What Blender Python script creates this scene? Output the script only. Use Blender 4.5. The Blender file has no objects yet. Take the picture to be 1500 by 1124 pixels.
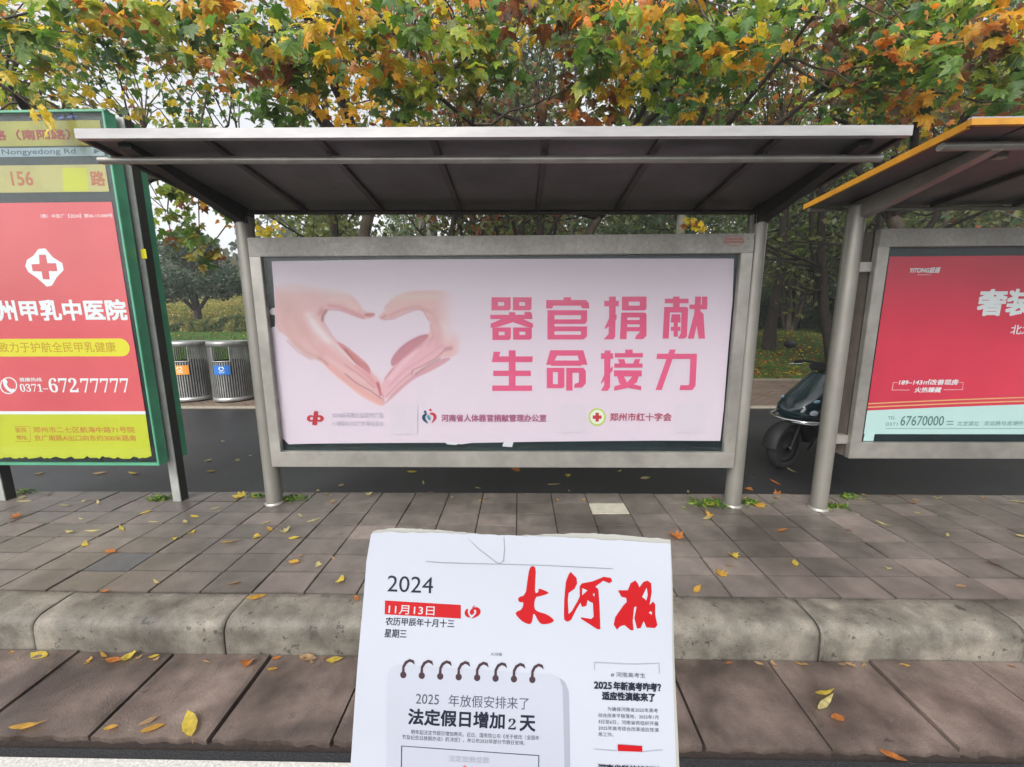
import bpy, bmesh, math, random
import numpy as np
from mathutils import Vector, Matrix, Euler
from mathutils.geometry import tessellate_polygon

random.seed(7)
RNG = np.random.default_rng(11)
SC = bpy.context.scene
COL = SC.collection

# ------------------------------------------------------------------ camera
CAM_H, FPX = 1.51, 573.0
PITCH, YAW, ROLL = math.radians(9.3), math.radians(1.1), math.radians(-0.26)
cam = bpy.data.objects.new('camera', bpy.data.cameras.new('camera'))
COL.objects.link(cam)
cam.data.sensor_width = 36.0
cam.data.lens = FPX / 1500.0 * 36.0
cam.data.clip_start = 0.05
cam.data.clip_end = 600
CAM_R = (Matrix.Rotation(YAW, 3, 'Z') @ Matrix.Rotation(math.pi/2 - PITCH, 3, 'X') @ Matrix.Rotation(ROLL, 3, 'Z'))
cam.matrix_world = Matrix.Translation((0, 0, CAM_H)) @ CAM_R.to_4x4()
SC.camera = cam

# ------------------------------------------------------------------ sky, sun, exposure
SUN_EL, SUN_AZ = math.radians(44), math.radians(205)     # high, behind the viewer's left shoulder, veiled
world = bpy.data.worlds.new('World')
SC.world = world
world.use_nodes = True
wn, wl = world.node_tree.nodes, world.node_tree.links
bg = wn['Background']
sky = wn.new('ShaderNodeTexSky')
sky.sky_type = 'NISHITA'
sky.sun_disc = False
sky.sun_elevation = SUN_EL
sky.sun_rotation = SUN_AZ
sky.dust_density = 4.0
sky.air_density = 1.0
hs = wn.new('ShaderNodeHueSaturation')
hs.inputs['Saturation'].default_value = 0.12
wl.new(sky.outputs[0], hs.inputs['Color'])
wl.new(hs.outputs[0], bg.inputs['Color'])
bg.inputs['Strength'].default_value = 0.15
sun = bpy.data.objects.new('sun', bpy.data.lights.new('sun', 'SUN'))
COL.objects.link(sun)
sun.data.energy = .55
sun.data.angle = math.radians(30)
sun.data.color = (1.0, 0.97, 0.92)
_d = Vector((math.sin(SUN_AZ)*math.cos(SUN_EL), math.cos(SUN_AZ)*math.cos(SUN_EL), math.sin(SUN_EL)))
sun.rotation_euler = _d.to_track_quat('Z', 'Y').to_euler()
SC.view_settings.view_transform = 'Standard'
SC.view_settings.look = 'None'
SC.view_settings.gamma = 1.0
SC.view_settings.use_curve_mapping = False
SC.view_settings.exposure = 1.1
SC.cycles.max_bounces = 7
SC.cycles.transparent_max_bounces = 12

# ------------------------------------------------------------------ helpers: survey of the place
def ray(px, py):
    return CAM_R @ Vector(((px-750)/FPX, -(py-562)/FPX, -1))
def on_y(px, py, d):
    r = ray(px, py); return Vector((0, 0, CAM_H)) + r*(d/r.y)
def on_z(px, py, z=0.0):
    r = ray(px, py); return Vector((0, 0, CAM_H)) + r*((z-CAM_H)/r.z)

# ------------------------------------------------------------------ helpers: materials
def lin(c):
    return tuple((x/255/12.92 if x/255 <= .04045 else ((x/255+.055)/1.055)**2.4) for x in c)
MATS = {}
def mat(name, base, rough=.6, metal=0.0, spec=.5, n_scale=0, n_amt=0.0, n_col=None, bump=0.0, b_scale=60, coord='Object',
        rand=0.0, stretch=None, wet=0.0, coat=0.0, big=None, grit=0.0, pits=None):
    if name in MATS: return MATS[name]
    m = bpy.data.materials.new(name); m.use_nodes = True
    nt = m.node_tree; N, L = nt.nodes, nt.links
    b = N['Principled BSDF']
    b.inputs['Base Color'].default_value = (*base, 1)
    b.inputs['Roughness'].default_value = rough
    b.inputs['Metallic'].default_value = metal
    b.inputs['Specular IOR Level'].default_value = spec
    b.inputs['Coat Weight'].default_value = coat
    if coord == 'World':
        g = N.new('ShaderNodeNewGeometry'); vec = g.outputs['Position']
    else:
        t = N.new('ShaderNodeTexCoord'); vec = t.outputs[coord]
    if stretch:
        mp = N.new('ShaderNodeMapping'); mp.inputs['Scale'].default_value = stretch
        L.new(vec, mp.inputs['Vector']); vec = mp.outputs[0]
    colour = None
    if n_scale:
        no = N.new('ShaderNodeTexNoise'); no.inputs['Scale'].default_value = n_scale
        no.inputs['Detail'].default_value = 6; no.inputs['Roughness'].default_value = .62
        L.new(vec, no.inputs['Vector'])
        r = N.new('ShaderNodeValToRGB')
        r.color_ramp.elements[0].position = .32; r.color_ramp.elements[1].position = .7
        c2 = n_col if n_col else tuple(min(1, x*(1+n_amt)) for x in base)
        c1 = tuple(x*(1-n_amt) for x in base)
        r.color_ramp.elements[0].color = (*c1, 1); r.color_ramp.elements[1].color = (*c2, 1)
        L.new(no.outputs[0], r.inputs[0]); colour = r.outputs[0]
    if big:      # broad stains: (scale, low multiplier, high multiplier)
        nb = N.new('ShaderNodeTexNoise'); nb.inputs['Scale'].default_value = big[0]; nb.inputs['Detail'].default_value = 4
        L.new(vec, nb.inputs['Vector'])
        mr = N.new('ShaderNodeMapRange'); mr.inputs['From Min'].default_value = .35; mr.inputs['From Max'].default_value = .65
        mr.inputs['To Min'].default_value = big[1]; mr.inputs['To Max'].default_value = big[2]
        L.new(nb.outputs[0], mr.inputs[0])
        mx = N.new('ShaderNodeVectorMath'); mx.operation = 'SCALE'
        if colour: L.new(colour, mx.inputs[0])
        else: mx.inputs[0].default_value = base
        L.new(mr.outputs[0], mx.inputs['Scale']); colour = mx.outputs[0]
        if wet:
            m2 = N.new('ShaderNodeMapRange'); m2.inputs['From Min'].default_value = .35; m2.inputs['From Max'].default_value = .65
            m2.inputs['To Min'].default_value = rough-wet; m2.inputs['To Max'].default_value = rough
            L.new(nb.outputs[0], m2.inputs[0]); L.new(m2.outputs[0], b.inputs['Roughness'])
    def times(colour, fac):
        mx = N.new('ShaderNodeVectorMath'); mx.operation = 'SCALE'
        if colour: L.new(colour, mx.inputs[0])
        else: mx.inputs[0].default_value = base
        L.new(fac, mx.inputs['Scale']); return mx.outputs[0]
    if grit:     # fine mineral grain
        ng = N.new('ShaderNodeTexNoise'); ng.inputs['Scale'].default_value = 260; ng.inputs['Detail'].default_value = 3
        L.new(vec, ng.inputs['Vector'])
        mg = N.new('ShaderNodeMapRange'); mg.inputs['From Min'].default_value = .3; mg.inputs['From Max'].default_value = .7
        mg.inputs['To Min'].default_value = 1-grit; mg.inputs['To Max'].default_value = 1+grit
        L.new(ng.outputs[0], mg.inputs[0]); colour = times(colour, mg.outputs[0])
    pit_out = None
    if pits:     # (scale, threshold, multiplier inside the pit / grime spot)
        npz = N.new('ShaderNodeTexNoise'); npz.inputs['Scale'].default_value = pits[0]; npz.inputs['Detail'].default_value = 5; npz.inputs['Roughness'].default_value = .7
        L.new(vec, npz.inputs['Vector'])
        mp_ = N.new('ShaderNodeMapRange'); mp_.inputs['From Min'].default_value = pits[1]-.035; mp_.inputs['From Max'].default_value = pits[1]+.01
        mp_.inputs['To Min'].default_value = pits[2]; mp_.inputs['To Max'].default_value = 1
        L.new(npz.outputs[0], mp_.inputs[0]); colour = times(colour, mp_.outputs[0]); pit_out = mp_.outputs[0]
    if rand:
        oi = N.new('ShaderNodeObjectInfo')
        mr = N.new('ShaderNodeMapRange'); mr.inputs['To Min'].default_value = 1-rand; mr.inputs['To Max'].default_value = 1+rand
        L.new(oi.outputs['Random'], mr.inputs[0])
        mx = N.new('ShaderNodeVectorMath'); mx.operation = 'SCALE'
        if colour: L.new(colour, mx.inputs[0])
        else: mx.inputs[0].default_value = base
        L.new(mr.outputs[0], mx.inputs['Scale']); colour = mx.outputs[0]
    if colour: L.new(colour, b.inputs['Base Color'])
    if bump:
        nb = N.new('ShaderNodeTexNoise'); nb.inputs['Scale'].default_value = b_scale; nb.inputs['Detail'].default_value = 5
        L.new(vec, nb.inputs['Vector'])
        bp = N.new('ShaderNodeBump'); bp.inputs['Strength'].default_value = 1; bp.inputs['Distance'].default_value = bump
        L.new(nb.outputs[0], bp.inputs['Height']); L.new(bp.outputs[0], b.inputs['Normal'])
    MATS[name] = m
    return m

def attr_mat(name, rough=.5, translucent=0.0, gloss=.3, mottle=0.0):
    """colour comes from the mesh's own Col attribute (leaf colours, printed pictures)"""
    m = bpy.data.materials.new(name); m.use_nodes = True
    nt = m.node_tree; N, L = nt.nodes, nt.links
    b = N['Principled BSDF']; out = N['Material Output']
    a = N.new('ShaderNodeAttribute'); a.attribute_name = 'Col'
    c = a.outputs['Color']
    if mottle:
        g = N.new('ShaderNodeNewGeometry')
        no = N.new('ShaderNodeTexNoise'); no.inputs['Scale'].default_value = 38; no.inputs['Detail'].default_value = 3
        L.new(g.outputs['Position'], no.inputs['Vector'])
        mr = N.new('ShaderNodeMapRange'); mr.inputs['From Min'].default_value = .3; mr.inputs['From Max'].default_value = .7
        mr.inputs['To Min'].default_value = 1-mottle; mr.inputs['To Max'].default_value = 1+mottle
        L.new(no.outputs[0], mr.inputs[0])
        v = N.new('ShaderNodeVectorMath'); v.operation = 'SCALE'
        L.new(c, v.inputs[0]); L.new(mr.outputs[0], v.inputs['Scale']); c = v.outputs[0]
    L.new(c, b.inputs['Base Color'])
    b.inputs['Roughness'].default_value = rough
    b.inputs['Specular IOR Level'].default_value = gloss
    if translucent:
        t = N.new('ShaderNodeBsdfTranslucent'); mx = N.new('ShaderNodeMixShader'); mx.inputs[0].default_value = translucent
        v2 = N.new('ShaderNodeVectorMath'); v2.operation = 'SCALE'; v2.inputs['Scale'].default_value = 1.5
        L.new(c, v2.inputs[0]); L.new(v2.outputs[0], t.inputs['Color'])
        L.new(b.outputs[0], mx.inputs[1]); L.new(t.outputs[0], mx.inputs[2]); L.new(mx.outputs[0], out.inputs['Surface'])
    return m

M_LEAF = attr_mat('leaf_surface', .45, .42, .4, .28)
M_PRINT = attr_mat('printed_picture', .5, 0, .3)

steel = mat('brushed_steel', (.33, .315, .285), .40, .55, .5, 7, .16, bump=.0004, b_scale=120, big=(1.3, .8, 1.1))
steel_post = mat('post_steel', (.275, .262, .232), .38, .5, .5, 5, .15, stretch=(1, 1, .4), big=(1.6, .72, 1.08))
steel_spot = mat('speckled_steel', (.31, .297, .27), .5, .3, .5, 38, .2, (.35, .335, .305), big=(3, .8, 1.06), bump=.0006, b_scale=70, pits=(34, .36, .4), grit=.08)
fascia_m = mat('pale_aluminium', (.335, .325, .325), .4, .25, .5, 4, .12, stretch=(1, 6, 6), big=(1.1, .86, 1.06))
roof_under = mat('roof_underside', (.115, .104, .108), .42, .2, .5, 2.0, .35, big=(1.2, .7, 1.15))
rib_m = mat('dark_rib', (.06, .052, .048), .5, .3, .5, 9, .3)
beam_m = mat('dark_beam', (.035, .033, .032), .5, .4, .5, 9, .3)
dark_in = mat('dark_backing', (.006, .010, .012), .4, 0, .4, 4, .4, (.012, .022, .026))
green_m = mat('green_paint', lin((78, 148, 116)), .38, 0, .5, 6, .12, big=(1.5, .85, 1.1))
greypost_m = mat('grey_post_paint', (.33, .34, .32), .45, .3, .5, 8, .15)
darkpost_m = mat('dark_post_paint', (.035, .035, .034), .5, .2, .5, 8, .2)
yellow_trim = mat('yellow_paint', lin((188, 130, 28)), .45, 0, .5, 9, .2, big=(2, .8, 1.1))
glass_m = bpy.data.materials.new('display_glass'); glass_m.use_nodes = True
def _glass():
    nt = glass_m.node_tree; N, L = nt.nodes, nt.links
    tr = N.new('ShaderNodeBsdfTransparent'); tr.inputs[0].default_value = (.93, .96, .955, 1)
    gl = N.new('ShaderNodeBsdfGlossy'); gl.inputs['Roughness'].default_value = .06
    lw = N.new('ShaderNodeLayerWeight'); lw.inputs['Blend'].default_value = .5
    p5 = N.new('ShaderNodeMath'); p5.operation = 'POWER'; p5.inputs[1].default_value = 5
    L.new(lw.outputs['Facing'], p5.inputs[0])
    fr = N.new('ShaderNodeMath'); fr.operation = 'MULTIPLY_ADD'; fr.inputs[1].default_value = .9; fr.inputs[2].default_value = .016
    L.new(p5.outputs[0], fr.inputs[0])
    t = N.new('ShaderNodeTexCoord'); mp = N.new('ShaderNodeMapping'); mp.inputs['Scale'].default_value = (2, 2, 18)
    no = N.new('ShaderNodeTexNoise'); no.inputs['Scale'].default_value = 1.6; no.inputs['Detail'].default_value = 3
    bp = N.new('ShaderNodeBump'); bp.inputs['Strength'].default_value = .35; bp.inputs['Distance'].default_value = .0015
    L.new(t.outputs['Object'], mp.inputs[0]); L.new(mp.outputs[0], no.inputs['Vector']); L.new(no.outputs[0], bp.inputs['Height'])
    L.new(bp.outputs[0], gl.inputs['Normal'])
    mx = N.new('ShaderNodeMixShader')
    L.new(fr.outputs[0], mx.inputs[0]); L.new(tr.outputs[0], mx.inputs[1]); L.new(gl.outputs[0], mx.inputs[2])
    L.new(mx.outputs[0], N['Material Output'].inputs['Surface'])
_glass()

tile_m = mat('brown_paving_tile', lin((99, 92, 86)), .58, 0, .5, 9, .22, coord='World', rand=.10, bump=.0022, b_scale=110, big=(1.4, .55, 1.2), wet=.3, grit=.16, pits=(13, .33, .5))
tile_dark = mat('slate_paving_tile', lin((78, 78, 80)), .55, 0, .5, 12, .15, coord='World', bump=.002, b_scale=50)
tile_pale = mat('pale_paving_tile', lin((170, 165, 150)), .6, 0, .5, 16, .15, coord='World', bump=.002, b_scale=50)
tile_mid = mat('pinkish_paving_tile', lin((108, 99, 93)), .6, 0, .5, 9, .2, coord='World', rand=.1, bump=.0022, b_scale=110, big=(1.4, .65, 1.2), wet=.25, grit=.16, pits=(13, .33, .5))
joint_m = mat('joint_sand', lin((52, 44, 40)), .9, 0, .3, 40, .3, coord='World')
kerb_m = mat('concrete_kerb', lin((108, 102, 93)), .68, 0, .4, 12, .2, lin((130, 124, 113)), coord='World', rand=.10, bump=.003, b_scale=150, big=(3.4, .48, 1.16), grit=.24, pits=(21, .385, .38), wet=.15)
gutter_m = mat('gutter_slab', lin((92, 80, 74)), .58, 0, .5, 6, .3, lin((114, 100, 92)), coord='World', rand=.14, bump=.002, b_scale=120, big=(3.4, .42, 1.2), wet=.3, grit=.2, pits=(9, .33, .45))
asphalt_m = mat('asphalt', (.023, .023, .025), .55, 0, .4, 160, .45, coord='World', bump=.002, b_scale=220, big=(.8, .8, 1.15), wet=.12)
tar_m = mat('tar_strip', (.016, .017, .019), .75, 0, .4, 150, .5, coord='World', bump=.004, b_scale=160)
roadpaint_m = mat('worn_road_paint', lin((186, 184, 178)), .7, 0, .4, 90, .3, lin((205, 203, 197)), coord='World', bump=.003, b_scale=180)
grass_m = mat('lawn_ground', (.055, .12, .022), .9, 0, .2, 3.0, .25, (.075, .15, .03), coord='World', bump=.03, b_scale=18, big=(.22, .5, 1.15))
farpave_m = mat('far_brick', lin((112, 96, 84)), .75, 0, .4, 2.2, .25, coord='World', bump=.002, big=(.9, .75, 1.1))
bark_m = mat('tree_bark', (.075, .058, .045), .9, 0, .2, 9, .45, (.13, .105, .08), bump=.02, b_scale=22, stretch=(1, 1, .35))
bark_pale = mat('pale_mottled_bark', (.16, .15, .12), .85, 0, .2, 5, .45, (.30, .29, .24), bump=.012, b_scale=14, stretch=(1, 1, .5))
bark_dark = mat('dark_bark', (.035, .028, .023), .9, 0, .2, 9, .4, bump=.015, b_scale=22)

# ------------------------------------------------------------------ helpers: meshes and objects
def link(name, me, m=None, parent=None, loc=None):
    o = bpy.data.objects.new(name, me); COL.objects.link(o)
    if m is not None and me is not None and not me.materials: me.materials.append(m)
    if parent: o.parent = parent
    if loc is not None: o.location = loc
    return o
def tag(o, label=None, cat=None, group=None, kind=None):
    if label: o['label'] = label
    if cat: o['category'] = cat
    if group: o['group'] = group
    if kind: o['kind'] = kind
    return o
def thing(name, loc, label, cat, group=None, rz=0):
    o = bpy.data.objects.new(name, None); COL.objects.link(o)
    o.location = loc; o.rotation_euler = (0, 0, rz); o.empty_display_size = .2
    return tag(o, label, cat, group)

class MB:
    """collects shapes (world or local coordinates) and links them as ONE mesh object"""
    def __init__(s): s.v = []; s.f = []; s.smooth = []
    def add(s, vs, fs, sm=False):
        b = len(s.v); s.v += [tuple(p) for p in vs]; s.f += [tuple(i+b for i in f) for f in fs]; s.smooth += [sm]*len(fs); return s
    def box(s, x0, x1, y0, y1, z0, z1):
        vs = [(x, y, z) for z in (z0, z1) for y in (y0, y1) for x in (x0, x1)]
        return s.add(vs, [(0, 2, 3, 1), (4, 5, 7, 6), (0, 1, 5, 4), (2, 6, 7, 3), (0, 4, 6, 2), (1, 3, 7, 5)])
    def bbox(s, x0, x1, y0, y1, z0, z1, b=.004):
        """box with bevelled edges"""
        bm = bmesh.new(); bmesh.ops.create_cube(bm, size=1)
        for v in bm.verts:
            v.co = Vector(((x0+x1)/2+v.co.x*(x1-x0), (y0+y1)/2+v.co.y*(y1-y0), (z0+z1)/2+v.co.z*(z1-z0)))
        bmesh.ops.bevel(bm, geom=bm.edges[:], offset=b, segments=2, affect='EDGES')
        bm.verts.index_update()
        s.add([v.co for v in bm.verts], [[v.index for v in f.verts] for f in bm.faces]); bm.free(); return s
    def hexa(s, pts):   # 8 points: bottom 4 (ccw), top 4
        return s.add(pts, [(3, 2, 1, 0), (4, 5, 6, 7), (0, 1, 5, 4), (1, 2, 6, 5), (2, 3, 7, 6), (3, 0, 4, 7)])
    def tube(s, pts, rad, n=8, cap=True):
        pts = [Vector(p) for p in pts]
        if not hasattr(rad, '__len__'): rad = [rad]*len(pts)
        rings = []; prev = None
        for i, p in enumerate(pts):
            t = (pts[min(i+1, len(pts)-1)]-pts[max(i-1, 0)]).normalized()
            if prev is None:
                a = Vector((0, 0, 1)) if abs(t.z) < .9 else Vector((1, 0, 0))
                u = t.cross(a).normalized()
            else:
                u = (prev - t*prev.dot(t)).normalized()
            prev = u; w = t.cross(u)
            rings.append([p+(u*math.cos(2*math.pi*k/n)+w*math.sin(2*math.pi*k/n))*rad[i] for k in range(n)])
        vs = [q for r in rings for q in r]
        fs = [(i*n+k, i*n+(k+1) % n, (i+1)*n+(k+1) % n, (i+1)*n+k) for i in range(len(pts)-1) for k in range(n)]
        s.add(vs, fs, True)
        if cap:
            s.add(rings[0], [tuple(range(n))[::-1]]); s.add(rings[-1], [tuple(range(n))])
        return s
    def lathe(s, prof, c=(0, 0, 0), n=24, axis='Z'):
        vs = []
        for r, h in prof:
            for k in range(n):
                a = 2*math.pi*k/n
                if axis == 'Z': vs.append((c[0]+r*math.cos(a), c[1]+r*math.sin(a), c[2]+h))
                else: vs.append((c[0]+r*math.cos(a), c[1]+h, c[2]+r*math.sin(a)))
        fs = [(i*n+k, i*n+(k+1) % n, (i+1)*n+(k+1) % n, (i+1)*n+k) for i in range(len(prof)-1) for k in range(n)]
        return s.add(vs, fs, True)
    def poly(s, pts, thick=None):
        pts = [Vector(p) for p in pts]
        tris = tessellate_polygon([pts])
        return s.add(pts, tris)
    def mesh(s, name):
        me = bpy.data.meshes.new(name); me.from_pydata(s.v, [], s.f); me.update()
        me.polygons.foreach_set('use_smooth', s.smooth); return me
    def build(s, name, m, parent=None, loc=None):
        o = link(name, s.mesh(name), m, parent, loc)
        return o

def rel(mb, parent):
    """shift a builder's world coordinates into the frame of an unrotated parent Empty"""
    l = parent.location
    mb.v = [(x-l.x, y-l.y, z-l.z) for x, y, z in mb.v]
    return mb
def part(name, mb, m, parent):
    return rel(mb, parent).build(name, m, parent)
def subpart(name, mb, m, root, par):
    """par is an unmoved child of root, so it shares root's frame"""
    return rel(mb, root).build(name, m, par)

def bulk(name, V, F, C, m, parent=None, kind=None):
    """numpy mesh: V (n,3), F (k,3) triangles, C (n,3) colours"""
    me = bpy.data.meshes.new(name)
    me.vertices.add(len(V)); me.vertices.foreach_set('co', V.astype(np.float32).ravel())
    me.loops.add(F.size); me.loops.foreach_set('vertex_index', F.astype(np.int32).ravel())
    me.polygons.add(len(F)); me.polygons.foreach_set('loop_start', np.arange(0, F.size, F.shape[1], dtype=np.int32))
    me.polygons.foreach_set('loop_total', np.full(len(F), F.shape[1], dtype=np.int32))
    me.update(calc_edges=True)
    if C is not None:
        a = me.color_attributes.new('Col', 'FLOAT_COLOR', 'POINT')
        a.data.foreach_set('color', np.concatenate([C, np.ones((len(C), 1))], 1).astype(np.float32).ravel())
    o = link(name, me, m, parent)
    if kind: o['kind'] = kind
    return o

# ================================================================== THE GROUND
LANE_Z, GUT_Z = -.10, -.17
KERB_B, KERB_F, PLAT_B = 1.955, 1.735, 3.245
def terrain_z(x, y):
    if y < 10.2: return LANE_Z
    t = min(1, (y-10.2)/13.0); t = t*t*(3-2*t)
    z = LANE_Z + .03 + 1.02*t
    if y > 23: z += (y-23)*.012
    z += .05*math.sin(x*.35+y*.21)*t
    return z
# ground: one sheet to the horizon
g = MB(); xs = [-260, -120, -60] + [x*2.0 for x in range(-20, 21)] + [60, 120, 260]
ys = [10.2+.9*k for k in range(24)] + [34, 40, 50, 65, 90, 140, 260, 400]
g.add([(x, y, terrain_z(x, y)) for y in ys for x in xs],
      [(j*len(xs)+i, j*len(xs)+i+1, (j+1)*len(xs)+i+1, (j+1)*len(xs)+i) for j in range(len(ys)-1) for i in range(len(xs)-1)], True)
tag(g.build('lawn', grass_m), kind='structure')
g = MB(); g.add([(-260, -60, -.26), (260, -60, -.26), (260, 10.4, -.26), (-260, 10.4, -.26)], [(0, 1, 2, 3)])
tag(g.build('ground', joint_m), kind='structure')
g = MB(); g.box(-60, 60, PLAT_B+.01, 7.0, -.24, LANE_Z)
tag(g.build('bicycle_lane', asphalt_m), kind='structure')
g = MB(); g.box(-60, 60, 7.0, 7.09, -.24, LANE_Z+.03)
tag(g.build('lane_edging', mat('edging_stone', lin((150, 142, 128)), .8, 0, .4, 20, .2, coord='World')), kind='structure')
g = MB(); g.box(-60, 60, -12, 1.28, -.25, GUT_Z-.012)
tag(g.build('road', tar_m), kind='structure')
g = MB(); g.box(-60, 60, .93, 1.243, GUT_Z-.02, GUT_Z-.008)
tag(g.build('painted_road_edge_line', roadpaint_m), kind='structure')

# platform pavement with every tile its own object
pave = MB(); pave.box(-60, 60, KERB_B, PLAT_B, -.16, -.012)
pave = tag(pave.build('pavement', joint_m), kind='structure')
TW, TD = .2972, .185
def tile_mesh(w, d, name, h=.03, gap=.0035, b=.003):
    m = MB(); m.bbox(gap, w-gap, gap, d-gap, -h, 0, b); return m.mesh(name)
tm = {k: tile_mesh(TW, TD, 'tile_'+k) for k in ('brown', 'dark', 'pale', 'pink')}
for k, m in (('brown', tile_m), ('dark', tile_dark), ('pale', tile_pale), ('pink', tile_mid)): tm[k].materials.append(m)
i0 = int(round((-5.6+2.40)/TW))
dark_at = on_z(158, 822); pale_at = on_z(888, 738)
for j in range(7):
    for i in range(i0, i0+38):
        x = -2.40+i*TW; y = KERB_B+j*TD
        kind = 'brown'
        r = random.random()
        if r < .07: kind = 'pink'
        if x <= dark_at.x < x+TW and y <= dark_at.y < y+TD: kind = 'dark'
        if x <= pale_at.x < x+TW and y <= pale_at.y < y+TD: kind = 'pale'
        if x > 1.0 and random.random() < .12: kind = 'pink'
        o = link('paving_tile', tm[kind], None, pave, (x, y, random.uniform(-.003, .0015)))
        o.rotation_euler = (random.gauss(0, .006), random.gauss(0, .005), random.gauss(0, .002))
# tiles beyond the frame: joined
far = MB()
for j in range(7):
    for sx in (-1, 1):
        for i in range(18):
            x = (-2.40+(i0-1-i)*TW) if sx < 0 else (-2.40+(i0+38+i)*TW)
            far.box(x+.004, x+TW-.004, KERB_B+j*TD+.004, KERB_B+(j+1)*TD-.004, -.03, 0)
o = far.build('outer_paving_tiles', tile_m, pave); o['kind'] = 'stuff'

# kerb stones
def kerb_mesh(seed):
    rn = random.Random(seed)
    prof = [(KERB_B-.004, -.2), (KERB_B-.004, -.004), (KERB_B-.012, .002), (1.90, .003), (1.85, .003), (1.80, .002), (1.774, -.003),
            (1.753, -.014), (1.740, -.032), (1.735, -.058), (1.735, -.13), (1.734, -.2)]
    n = 56; vs = []
    for k in range(n+1):
        x = .004 + (.992)*k/n
        e = 1.0 if 0 < k < n else 0
        for i, (y, z) in enumerate(prof):
            a = rn.uniform(-.0022, .0022)*e + (.006 if (5 <= i <= 8 and (k*7+seed*5) % 11 == 0) else 0)
            edge = .004*(1-min(1, min(k, n-k)/1.0)) if 4 <= i <= 9 else 0
            chip = 0
            vs.append((x, y+a+edge*.9, z+rn.uniform(-.0015, .0012)*e - edge*.7-chip))
    m = len(prof)
    fs = [(k*m+i, k*m+i+1, (k+1)*m+i+1, (k+1)*m+i) for k in range(n) for i in range(m-1)]
    fs += [tuple(range(m))[::-1], tuple(n*m+i for i in range(m))]
    mb = MB(); mb.add(vs, fs, True); me = mb.mesh('kerb_stone')
    for p in me.polygons[-2:]: p.use_smooth = False
    me.materials.append(kerb_m); return me
kms = [kerb_mesh(s) for s in range(4)]
kerb = MB(); kerb.box(-60, 60, KERB_F+.05, KERB_B-.01, -.24, -.05)
kerb = tag(kerb.build('kerb', joint_m), kind='structure')
for k in range(-7, 8):
    o = link('kerb_stone', kms[k % 4], None, kerb, (-1.51+k, random.uniform(-.003, .003), random.uniform(-.002, .002)))
    o.rotation_euler = (0, random.gauss(0, .0015), random.gauss(0, .001))
# gutter slabs
gut = MB(); gut.box(-60, 60, 1.28, KERB_F-.004, -.25, GUT_Z-.03)
gut = tag(gut.build('gutter', joint_m), kind='structure')
def slab_mesh(seed):
    rn = random.Random(seed); nx, ny = 26, 6; x0, x1, y0, y1 = .006, .494, 1.318, KERB_F-.008
    bm = bmesh.new(); vs = []
    for j in range(ny+1):
        for i in range(nx+1):
            y = y0+(y1-y0)*j/ny
            if j == 0: y += .004*math.sin(i*.9+seed)+rn.uniform(-.003, .003)
            e = 0 if 0 < i < nx and 0 < j < ny else -.003
            vs.append(bm.verts.new((x0+(x1-x0)*i/nx, y, e)))
    bm.verts.ensure_lookup_table()
    for j in range(ny):
        for i in range(nx):
            bm.faces.new((vs[j*(nx+1)+i], vs[j*(nx+1)+i+1], vs[(j+1)*(nx+1)+i+1], vs[(j+1)*(nx+1)+i]))
    be = [e for e in bm.edges if e.is_boundary]
    r = bmesh.ops.extrude_edge_only(bm, edges=be)
    for v in [g for g in r['geom'] if isinstance(g, bmesh.types.BMVert)]: v.co.z = -.06
    me = bpy.data.meshes.new('gutter_slab'); bm.to_mesh(me); bm.free()
    me.materials.append(gutter_m); return me
sms = [slab_mesh(s) for s in range(5)]
for k in range(-14, 22):
    o = link('gutter_slab', sms[k % 5], None, gut, (-1.768+.5*k, 0, GUT_Z+random.uniform(-.004, .002)))
    o.rotation_euler = (random.gauss(0, .004), random.gauss(0, .004), random.gauss(0, .003))

# far pavement of small bricks beyond the bicycle lane (too fine to part: joined)
fp = MB()
rowy = 7.10; r = 0
while rowy < 10.1:
    for i in range(170):
        x = -19 + i*.21 + (r % 2)*.1; h = random.uniform(-.004, .002)
        fp.box(x+.005, x+.203, rowy+.005, rowy+.098*1.0, -.14, LANE_Z+.02+h)
    rowy += .103; r += 1
fpo = fp.build('far_pavement', farpave_m); tag(fpo, kind='structure')
g = MB(); g.box(-60, 60, 7.09, 10.15, -.24, LANE_Z+.008); tag(g.build('far_pavement_bed', joint_m), kind='structure')
g = MB(); g.box(-60, 60, 10.1, 10.24, -.24, LANE_Z+.06)
tag(g.build('lawn_kerb', mat('lawn_kerb_stone', lin((120, 112, 98)), .8, 0, .4, 12, .25, coord='World')), kind='structure')

# ================================================================== PRINTED SIGNS: helpers
class Plane:
    """an upright printed sheet at depth y (metres); photo survey points give places ON it"""
    def __init__(s, y, root): s.y = y; s.n = 0; s.root = root
    def uv(s, px, py): p = on_y(px, py, s.y); return (p.x, p.z)
    def p3(s, u, v, k=0):
        l = s.root.location
        return (u-l.x, s.y-.0012-k*.00006-l.y, v-l.z)
_glyph = {}
def glyph_mesh(text):
    if text in _glyph: return _glyph[text]
    c = bpy.data.curves.new('t', 'FONT'); c.body = text; c.size = 1; c.resolution_u = 3
    o = bpy.data.objects.new('t', c); COL.objects.link(o)
    dg = bpy.context.evaluated_depsgraph_get(); dg.update()
    me = bpy.data.meshes.new_from_object(o.evaluated_get(dg))
    vs = np.array([v.co[:2] for v in me.vertices]); fs = [tuple(p.vertices) for p in me.polygons]
    bpy.data.objects.remove(o); bpy.data.curves.remove(c); bpy.data.meshes.remove(me)
    vs[:, 0] -= vs[:, 0].min(); vs[:, 1] -= vs[:, 1].min()
    vs[:, 0] /= max(1e-6, vs[:, 0].max()); vs[:, 1] /= max(1e-6, vs[:, 1].max())
    _glyph[text] = (vs, fs); return _glyph[text]
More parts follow.
